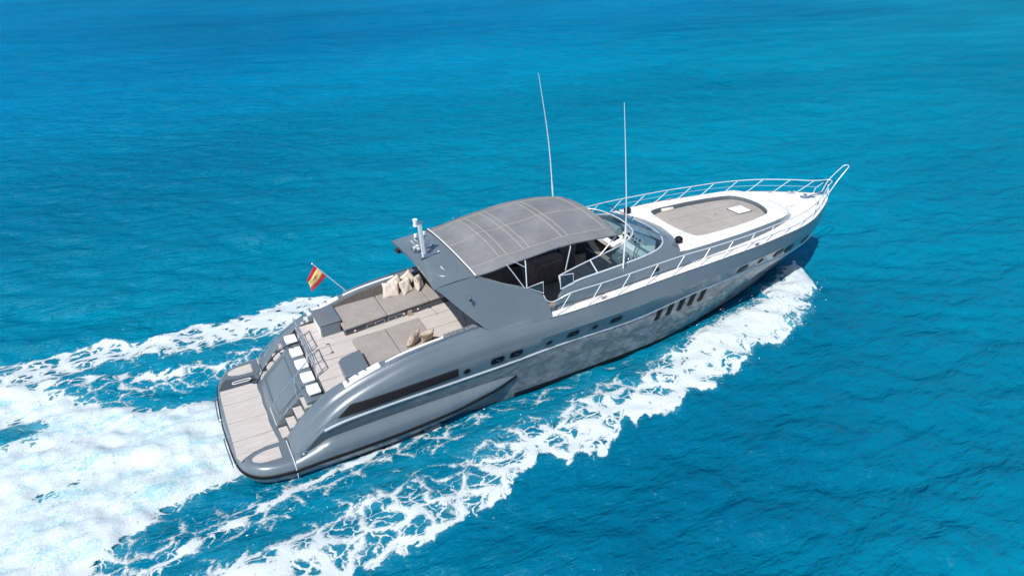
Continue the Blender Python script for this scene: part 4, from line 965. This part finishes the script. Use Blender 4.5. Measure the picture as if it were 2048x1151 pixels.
# ================================================================== THE SEA
def vnoise(x, y, seed=0):
    xi = np.floor(x).astype(np.int64); yi = np.floor(y).astype(np.int64); fx = x-xi; fy = y-yi
    def h(a_, b_):
        n_ = (a_*374761393 + b_*668265263 + seed*1442695041) & 0x7fffffff; n_ = ((n_ ^ (n_ >> 13))*1274126177) & 0x7fffffff
        return ((n_ ^ (n_ >> 16)) & 0xffff)/65535.
    u = fx*fx*(3-2*fx); v = fy*fy*(3-2*fy)
    return (h(xi, yi)*(1-u)+h(xi+1, yi)*u)*(1-v) + (h(xi, yi+1)*(1-u)+h(xi+1, yi+1)*u)*v
def fbm(x, y, o=4, seed=0, g=.5):
    s_ = 0; a_ = 1; t = 0
    for k in range(o): s_ = s_+a_*vnoise(x*2**k+17.3*k, y*2**k-9.1*k, seed+k); t += a_; a_ *= g
    return s_/t
OUT = [(-40,14),(-14,8.6),(-6,7.2),(0,6.9),(2.6,6.9),(4.2,6.6),(6.2,6.1),(7.9,5.8),(10.4,5.8),(12.2,5.4),(14.1,5.0),(16.3,4.7),(18.8,4.1),(20.8,3.6),(22.6,2.5),(23.3,1.3),(23.6,.3)]
INN = [(-40,6),(-14,4.4),(-6,4.2),(0,4.0),(2.6,3.7),(5.3,3.4),(9.6,3.0),(11.6,2.7),(14.2,2.3),(17.9,1.7),(19.6,1.25),(21.6,.45),(22.6,.05)]
WSH = [(-40,22),(-14,10.5),(-9,8.6),(-6,6.4),(-4,4.4),(-2.7,3.2),(-1.4,2.4),(0,2.15),(.6,1.9)]
def ip(T, x): return np.interp(x, [t[0] for t in T], [t[1] for t in T])
def sst(a_, b_, x): t = np.clip((x-a_)/(b_-a_), 0, 1); return t*t*(3-2*t)
def foam_fields(x, y):
    ay = np.abs(y); wob = (fbm(x*.55, y*.55, 4, 5)-.5)*1.7 + (fbm((x+ay*.8)*2.6, (ay-x*.8)*.9, 5, 8)-.5)*.85
    o = ip(OUT, x)+wob*np.interp(x, [10, 22], [1, .6]); i = ip(INN, x)+wob*.5
    w_ = np.maximum(o-i, .05); t = (ay-i)/w_
    soft = np.interp(x, [-6, 8, 18, 24], [.65, .62, .50, .55])
    band = sst(0, soft, t)*(1-sst(.93, 1.03, t))
    amp = np.interp(x, [-40, -6, 0, 4, 9, 13, 17, 23, 23.6], [.25, .66, .82, .83, .84, .93, 1.12, 1.3, 1.1])
    patch = .45+1.1*fbm(x*.42+3, y*.7, 4, 21)
    feather = 1-(1-np.interp(x, [12, 20], [1, .0]))*sst(.5, 1.02, t)*.5
    bow = band*amp*np.clip(patch, .3, 1.25)*feather
    band = np.where(x > 23.7, 0, band); bow = np.where(x > 23.7, 0, bow)
    # dense feathery crest at the outer edge
    crest = np.exp(-((t-.86)/.13)**2)*np.interp(x, [-6, 3, 10, 20], [.1, .22, .28, .12])*(.5+.9*fbm(x*.9, y*.9, 3, 44))
    bow = np.maximum(bow, crest*(t < 1.03)*(x < 23.6))
    # thin lace in the gap
    gap = (1-sst(.0, .25, t))*sst(-1.2, -.1, t)*.42*(x < 14)*sst(2.2, 3.0, ay)
    # spray thrown up close under the quarter
    yy = np.interp(x, [-6, -.6, 1.5, 4.2, 5.8], [5.4, 3.75, 3.15, 2.82, 2.75]); q = np.exp(-((ay-yy)/(.18+.03*np.clip(3-x, 0, 9)))**2)*.8*(x < 5.8)*(x > -5)*(.55+.8*fbm(x*1.2, y*1.2, 3, 77))
    # propeller wash
    ww = ip(WSH, x)+(fbm(x*.6, y*.6, 4, 31)-.5)*1.3*sst(0, -3, x)
    wash = (1-sst(.66, 1.10, ay/np.maximum(ww, .1)))*(x < .7)
    hole = np.clip(np.exp(-(((x+5.6)/1.1)**2+((y-2.8)/1.0)**2))*1.05 + .6*np.exp(-(((x+4.3)/.9)**2+((y+.5)/.35)**2)), 0, 1)
    wd = wash*(1.75-.7*fbm(x*.35, y*.9, 4, 61))*(1-.80*hole*(.5+fbm(x*1.5, y*1.5, 3, 91)))
    d = np.maximum.reduce([bow, gap, q, wd])
    aer = np.clip(np.maximum(wash*.9, band*amp*np.interp(x, [0, 14], [.25, .5])*patch), 0, 1)
    return d, aer, wash, band
def grid1(a_, b_, s_, lim, gr=1.024):
    c = list(np.arange(a_, b_+s_, s_)); st = s_
    lo_ = []; v = a_
    while v > -lim: st *= gr; v -= st; lo_.append(v)
    hi2 = []; v = c[-1]; st = s_
    while v < lim: st *= gr; v += st; hi2.append(v)
    return np.array(lo_[::-1]+c+hi2)
WV = []
for k in range(90):
    lam = .6*(9.**(RNG.rand()**1.3)); th = R(64)+RNG.randn()*R(30); WV.append((lam, th, RNG.rand()*6.283, .0060*lam**.8*(.5+RNG.rand())))
def waves(x, y, spx):
    z = np.zeros_like(x)
    gust = .75+.5*fbm(x*.05, y*.05, 3, 3)
    for lam, th, ph, am in WV:
        k_ = 2*math.pi/lam; z += am*np.clip(lam/(3.2*spx)-.4, 0, 1)*np.sin(k_*(x*math.cos(th)+y*math.sin(th))+ph)
    return z*gust
def surface(x, y, spx, rough=True):
    d, aer, wash, band = foam_fields(x, y)
    z = waves(x, y, spx)
    near = np.exp(-(np.maximum(np.abs(y)-2.4, 0)/6)**2)*((x > -1) & (x < 24))
    ay = np.abs(y); mid_ = (ip(OUT, x)*.55+ip(INN, x)*.45); wd = (ip(OUT, x)-ip(INN, x))*.5
    ridge = np.exp(-((ay-mid_)/np.maximum(wd, .3))**2)*np.interp(x, [-20, 0, 12, 19, 22.5, 24], [.05, .16, .22, .34, .32, 0])
    z = z*(1-.35*near)+ridge
    z += wash*(.10+.20*(fbm(x*1.2, y*1.7, 5, 12, .62)-.5)) - .1*np.exp(-((x-.6)/1.2)**2)*(ay < 2.2)
    z += sst(.55, 1.3, d)*((fbm(x*2.3, y*2.3, 4, 15)**1.3)*.13+.008 if rough else -.03)
    z -= .12*(ay < 2.4)*((x > .5) & (x < 20))
    return z, d, aer

def grid_mesh(name, gx, gy, mt, keep=None, lift=0., rough=False):
    X, Y = np.meshgrid(gx, gy, indexing='ij'); sx_ = np.gradient(gx)[:, None]; sy_ = np.gradient(gy)[None, :]; sp_ = np.maximum(sx_+0*sy_, sy_+0*sx_)
    Z, D, A = surface(X, Y, np.full_like(X, .16) if rough else sp_, rough); nx, ny = X.shape; I = np.arange(nx*ny).reshape(nx, ny)
    F = np.stack([I[:-1, :-1], I[1:, :-1], I[1:, 1:], I[:-1, 1:]], -1).reshape(-1, 4)
    V = np.stack([X, Y, Z+lift], -1).reshape(-1, 3); d = D.ravel(); a_ = A.ravel()
    if keep is not None:
        kf = keep(d[F], V[F]); F = F[kf]; used = np.unique(F); rm = -np.ones(len(V), int); rm[used] = np.arange(len(used)); F = rm[F]; V = V[used]; d = d[used]; a_ = a_[used]
    me = bpy.data.meshes.new(name); me.vertices.add(len(V)); me.vertices.foreach_set('co', V.ravel().astype(np.float32))
    me.loops.add(F.size); me.loops.foreach_set('vertex_index', F.ravel().astype(np.int32)); me.polygons.add(len(F))
    me.polygons.foreach_set('loop_start', np.arange(0, F.size, 4, dtype=np.int32)); me.update(calc_edges=True); me.validate(); me.shade_smooth()
    for nm, vals in (('dens', d), ('aer', a_)):
        at = me.attributes.new(nm, 'FLOAT', 'POINT'); at.data.foreach_set('value', vals.astype(np.float32))
    me.materials.append(mt); o = bpy.data.objects.new(name, me); COL.objects.link(o); return o

def blob_nodes(n, l, tc, blobs):
    """sum of soft patches on the sea bed (world metres)"""
    return None
def sea_material():
    m = bpy.data.materials.new('clear turquoise sea'); m.use_nodes = True; n = m.node_tree.nodes; l = m.node_tree.links; p = n['Principled BSDF']
    p.inputs['Roughness'].default_value = .10; p.inputs['IOR'].default_value = 1.33; p.inputs['Specular IOR Level'].default_value = .5
    tc = n.new('ShaderNodeTexCoord')
    mp = n.new('ShaderNodeMapping'); mp.inputs['Rotation'].default_value = (0, 0, R(-20)); mp.inputs['Scale'].default_value = (.018, .04, 1); l.new(tc.outputs['Object'], mp.inputs[0])
    t = n.new('ShaderNodeTexNoise'); t.inputs['Scale'].default_value = 1; t.inputs['Detail'].default_value = 7; t.inputs['Roughness'].default_value = .68; l.new(mp.outputs[0], t.inputs[0])
    at = n.new('ShaderNodeAttribute'); at.attribute_name = 'bed'
    ad = n.new('ShaderNodeMath'); ad.operation = 'ADD'; l.new(t.outputs[0], ad.inputs[0]); l.new(at.outputs['Fac'], ad.inputs[1])
    r = n.new('ShaderNodeValToRGB'); e = r.color_ramp.elements; e[0].position = .25; e[0].color = (.0, .25, .39, 1); e[1].position = .88; e[1].color = (.0, .088, .18, 1)
    q = r.color_ramp.elements.new(.5); q.color = (.0, .176, .288, 1)
    l.new(ad.outputs[0], r.inputs[0])
    aa = n.new('ShaderNodeAttribute'); aa.attribute_name = 'aer'
    n3 = n.new('ShaderNodeTexNoise'); n3.inputs['Scale'].default_value = .9; n3.inputs['Detail'].default_value = 6; l.new(tc.outputs['Object'], n3.inputs[0])
    m3 = n.new('ShaderNodeMapRange'); m3.inputs[1].default_value = .35; m3.inputs[2].default_value = .7; l.new(n3.outputs[0], m3.inputs[0])
    mm = n.new('ShaderNodeMath'); mm.operation = 'MULTIPLY'; l.new(aa.outputs['Fac'], mm.inputs[0]); l.new(m3.outputs[0], mm.inputs[1])
    mx = n.new('ShaderNodeMix'); mx.data_type = 'RGBA'; ab = n.new('ShaderNodeAttribute'); ab.attribute_name = 'sky_tint'
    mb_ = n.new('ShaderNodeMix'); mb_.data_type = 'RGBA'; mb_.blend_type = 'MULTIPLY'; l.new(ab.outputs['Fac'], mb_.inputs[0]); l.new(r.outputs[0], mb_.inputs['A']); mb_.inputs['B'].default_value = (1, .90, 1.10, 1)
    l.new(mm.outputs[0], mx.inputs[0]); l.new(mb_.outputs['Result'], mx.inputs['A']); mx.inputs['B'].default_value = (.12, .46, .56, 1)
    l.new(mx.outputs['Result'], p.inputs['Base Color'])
    # ripples: crests run across the wind, long and fine
    def rip(scale, stretch, rot, det, dist):
        mp2 = n.new('ShaderNodeMapping'); mp2.inputs['Rotation'].default_value = (0, 0, R(rot)); mp2.inputs['Scale'].default_value = (stretch, 1, 1); l.new(tc.outputs['Object'], mp2.inputs[0])
        b1 = n.new('ShaderNodeTexNoise'); b1.inputs['Scale'].default_value = scale; b1.inputs['Detail'].default_value = det; b1.inputs['Roughness'].default_value = .6; b1.inputs['Distortion'].default_value = dist; l.new(mp2.outputs[0], b1.inputs[0])
        return b1.outputs[0]
    r1, r2, r3, r4 = rip(2.3, .42, 26, 5, .35), rip(.85, .45, 8, 4, .25), rip(4.2, .5, 40, 5, .6), rip(.24, .45, 18, 3, .2)
    a1 = n.new('ShaderNodeMath'); a1.operation = 'MULTIPLY_ADD'; a1.inputs[1].default_value = 2.0; l.new(r2, a1.inputs[0])
    a0 = n.new('ShaderNodeMath'); a0.operation = 'MULTIPLY_ADD'; a0.inputs[1].default_value = .9; l.new(r4, a0.inputs[0]); l.new(r1, a0.inputs[2]); l.new(a0.outputs[0], a1.inputs[2])
    a2 = n.new('ShaderNodeMath'); a2.operation = 'MULTIPLY_ADD'; a2.inputs[1].default_value = .30; l.new(r3, a2.inputs[0]); l.new(a1.outputs[0], a2.inputs[2])
    bp = n.new('ShaderNodeBump'); bp.inputs['Strength'].default_value = 1.0; bp.inputs['Distance'].default_value = .23; l.new(a2.outputs[0], bp.inputs['Height'])
    # upwelling colour below, sky mirrored above; a ruffled sea never mirrors as strongly as a flat one at low angles
    n.remove(p); df = n.new('ShaderNodeBsdfDiffuse'); l.new(mx.outputs['Result'], df.inputs[0]); l.new(bp.outputs[0], df.inputs['Normal'])
    gl_ = n.new('ShaderNodeBsdfGlossy'); gl_.inputs['Roughness'].default_value = .12; l.new(bp.outputs[0], gl_.inputs['Normal'])
    fr = n.new('ShaderNodeFresnel'); fr.inputs['IOR'].default_value = 1.33; l.new(bp.outputs[0], fr.inputs['Normal'])
    cl = n.new('ShaderNodeMath'); cl.operation = 'MULTIPLY'; cl.inputs[1].default_value = .38; l.new(fr.outputs[0], cl.inputs[0])
    c2_ = n.new('ShaderNodeMath'); c2_.operation = 'MINIMUM'; c2_.inputs[1].default_value = .034; l.new(cl.outputs[0], c2_.inputs[0])
    ms = n.new('ShaderNodeMixShader'); l.new(c2_.outputs[0], ms.inputs[0]); l.new(df.outputs[0], ms.inputs[1]); l.new(gl_.outputs[0], ms.inputs[2])
    l.new(ms.outputs[0], n['Material Output'].inputs[0])
    return m
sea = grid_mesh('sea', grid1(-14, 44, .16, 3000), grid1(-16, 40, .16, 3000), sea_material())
tag(sea, kind='structure')
# depth of the sea bed: darker where it is deep or weedy
me = sea.data; co = np.zeros(len(me.vertices)*3, np.float32); me.vertices.foreach_get('co', co); co = co.reshape(-1, 3); X, Y = co[:, 0], co[:, 1]
bed = np.zeros(len(X)); 
for cx, cy, rx, ry, am in ((9.5,-8.5,9,3.0,.15),(20,-4,5,3,.10),(2,24,12,9,.10),(8,75,22,14,.10),(14,-16,6,4,-.10),(32,2,16,10,-.06),(-8,22,9,10,.08)):
    bed += am*np.exp(-(((X-cx)/rx)**2+((Y-cy)/ry)**2))
at = me.attributes.new('bed', 'FLOAT', 'POINT'); at.data.foreach_set('value', bed.astype(np.float32))
at = me.attributes.new('sky_tint', 'FLOAT', 'POINT'); at.data.foreach_set('value', sst(8, 60, Y-.25*X).astype(np.float32))  # sky reflection painted into the water colour, bluer with distance

def foam_material():
    m = bpy.data.materials.new('sea foam'); m.use_nodes = True; n = m.node_tree.nodes; l = m.node_tree.links
    p = n['Principled BSDF']; o = n['Material Output']; p.inputs['Roughness'].default_value = .7
    tc = n.new('ShaderNodeTexCoord'); mp = n.new('ShaderNodeMapping'); mp.inputs['Scale'].default_value = (.78, 1.0, 0); l.new(tc.outputs['Object'], mp.inputs[0])
    wn = n.new('ShaderNodeTexNoise'); wn.inputs['Scale'].default_value = 1.6; wn.inputs['Detail'].default_value = 4; l.new(mp.outputs[0], wn.inputs[0])
    sc_ = n.new('ShaderNodeVectorMath'); sc_.operation = 'MULTIPLY_ADD'; sc_.inputs[1].default_value = (.9, .9, 0); l.new(wn.outputs['Color'], sc_.inputs[0]); l.new(mp.outputs[0], sc_.inputs[2])
    def vor(s_):
        v = n.new('ShaderNodeTexVoronoi'); v.feature = 'DISTANCE_TO_EDGE'; v.voronoi_dimensions = '2D'; v.inputs['Scale'].default_value = s_; l.new(sc_.outputs[0], v.inputs['Vector']); return v
    def math_(op, a_, b_=None, c_=None):
        q = n.new('ShaderNodeMath'); q.operation = op
        for i, v in enumerate((a_, b_, c_)):
            if v is None: continue
            if isinstance(v, (int, float)): q.inputs[i].default_value = v
            else: l.new(v, q.inputs[i])
        return q.outputs[0]
    v1, v2 = vor(1.35).outputs[0], vor(3.6).outputs[0]
    n1 = n.new('ShaderNodeTexNoise'); n1.inputs['Scale'].default_value = 3.2; n1.inputs['Detail'].default_value = 8; n1.inputs['Roughness'].default_value = .68; l.new(mp.outputs[0], n1.inputs[0])
    n2 = n.new('ShaderNodeTexNoise'); n2.inputs['Scale'].default_value = 14; n2.inputs['Detail'].default_value = 6; n2.inputs['Roughness'].default_value = .7; l.new(tc.outputs['Object'], n2.inputs[0])
    # membrane value: high on cell edges
    e1 = math_('SUBTRACT', 1, math_('MULTIPLY', v1, 2.6)); e2 = math_('SUBTRACT', 1, math_('MULTIPLY', v2, 3.6))
    lace = math_('MAXIMUM', e1, math_('MULTIPLY', e2, .86))
    at = n.new('ShaderNodeAttribute'); at.attribute_name = 'dens'; D = at.outputs['Fac']
    val = math_('ADD', math_('MULTIPLY', lace, .62), math_('MULTIPLY', n1.outputs[0], .82)); val = math_('ADD', val, math_('MULTIPLY', n2.outputs[0], .55))
    thr = math_('SUBTRACT', math_('SUBTRACT', 1.50, math_('MULTIPLY', D, .80)), math_('MULTIPLY', math_('MAXIMUM', math_('SUBTRACT', D, 1.0), 0.0), 1.6))
    mr = n.new('ShaderNodeMapRange'); mr.interpolation_type = 'SMOOTHSTEP'; l.new(math_('SUBTRACT', val, thr), mr.inputs[0]); mr.inputs[1].default_value = -.10; mr.inputs[2].default_value = .24
    fade = n.new('ShaderNodeMapRange'); fade.inputs[1].default_value = .10; fade.inputs[2].default_value = .26; l.new(D, fade.inputs[0])
    alpha = math_('MULTIPLY', mr.outputs[0], fade.outputs[0])
    # thinner foam lets the aerated water colour through
    cr_ = n.new('ShaderNodeValToRGB'); cr_.color_ramp.elements[0].position = .1; cr_.color_ramp.elements[0].color = (.17, .48, .56, 1); cr_.color_ramp.elements[1].position = .62; cr_.color_ramp.elements[1].color = (.585, .66, .69, 1)
    nn_ = n.new('ShaderNodeTexNoise'); nn_.inputs['Scale'].default_value = .75; nn_.inputs['Detail'].default_value = 7; nn_.inputs['Roughness'].default_value = .6; l.new(tc.outputs['Object'], nn_.inputs[0])
    lm = n.new('ShaderNodeMapRange'); lm.inputs[1].default_value = .30; lm.inputs[2].default_value = .56; l.new(nn_.outputs[0], lm.inputs[0])
    mps = n.new('ShaderNodeMapping'); mps.inputs['Scale'].default_value = (.5, 1.5, 1); l.new(sc_.outputs[0], mps.inputs[0])
    ns = n.new('ShaderNodeTexNoise'); ns.inputs['Scale'].default_value = 1.1; ns.inputs['Detail'].default_value = 9; ns.inputs['Roughness'].default_value = .66; l.new(mps.outputs[0], ns.inputs[0])
    mlk = math_('ADD', math_('MULTIPLY', ns.outputs[0], 1.5), math_('MULTIPLY', n2.outputs[0], 1.1))
    lm.inputs[1].default_value = 1.06; lm.inputs[2].default_value = 1.56; l.new(mlk, lm.inputs[0])
    ww_ = n.new('ShaderNodeAttribute'); ww_.attribute_name = 'aer'
    gate_ = math_('MULTIPLY', math_('SUBTRACT', 1, lm.outputs[0]), ww_.outputs['Fac'])
    l.new(math_('SUBTRACT', mr.outputs[0], math_('MULTIPLY', gate_, .85)), cr_.inputs[0]); l.new(cr_.outputs[0], p.inputs['Base Color'])
    bp = n.new('ShaderNodeBump'); bp.inputs['Strength'].default_value = .7; bp.inputs['Distance'].default_value = .06; l.new(math_('ADD', n1.outputs[0], math_('MULTIPLY', n2.outputs[0], .5)), bp.inputs['Height']); l.new(bp.outputs[0], p.inputs['Normal'])
    p.inputs['Subsurface Weight'].default_value = 0
    tr = n.new('ShaderNodeBsdfTransparent'); mx = n.new('ShaderNodeMixShader'); l.new(alpha, mx.inputs[0]); l.new(tr.outputs[0], mx.inputs[1]); l.new(p.outputs[0], mx.inputs[2]); l.new(mx.outputs[0], o.inputs[0])
    return m
def keepf(df, vf): 
    c = vf.mean(1); inside = (np.abs(c[:, 1]) < 2.35) & (c[:, 0] > .9) & (c[:, 0] < 17)
    return (df.max(1) > .12) & ~inside
foam = grid_mesh('wake_foam', np.arange(-16, 24.2, .075), np.arange(-12, 12, .075), foam_material(), keep=keepf, lift=.014, rough=True)
tag(foam, 'white foam of the bow wave and propeller wash spreading over the turquoise water', 'foam', kind='stuff')

# spray droplets flung off the bow wave and wash
N = 90000; pts = []
xs_ = RNG.rand(N)*30-7; ys_ = (RNG.rand(N)*16-8)
d, aer, wash, band = foam_fields(xs_, ys_)
prob = np.clip(d-.30, 0, 1)*np.interp(xs_, [-7, 6, 14, 18, 24], [.10, .15, .4, 1.6, 2.4]); ok = RNG.rand(N) < prob
xs_, ys_ = xs_[ok], ys_[ok]; zz_, _, _ = surface(xs_, ys_, np.full_like(xs_, .1))
V = []; F = []
for x, y, z in zip(xs_, ys_, zz_):
    if abs(y) < 2.3 and x > .3: continue
    hmax = .16+.32*math.exp(-((x-21.5)/2.2)**2); h = RNG.rand()**2*hmax; s_ = .006+.014*RNG.rand()**3
    jx, jy = RNG.randn(2)*(.14+.5*h); x += jx; y += jy; k = len(V); el = 1+RNG.rand()
    V += [(x+s_*el, y, z+h), (x-s_*el, y, z+h), (x, y+s_, z+h), (x, y-s_, z+h), (x, y, z+h+s_), (x, y, z+h-s_)]
    F += [(k, k+2, k+4), (k+2, k+1, k+4), (k+1, k+3, k+4), (k+3, k, k+4), (k+2, k, k+5), (k+1, k+2, k+5), (k+3, k+1, k+5), (k, k+3, k+5)]
sp_ = M(); sp_.v = V; sp_.f = F
so_ = sp_.build('spray', mat('water spray', (.86, .9, .91), .5), fixn=False)
tag(so_, 'fine white spray droplets flying above the bow wave and wash', 'spray', kind='stuff')
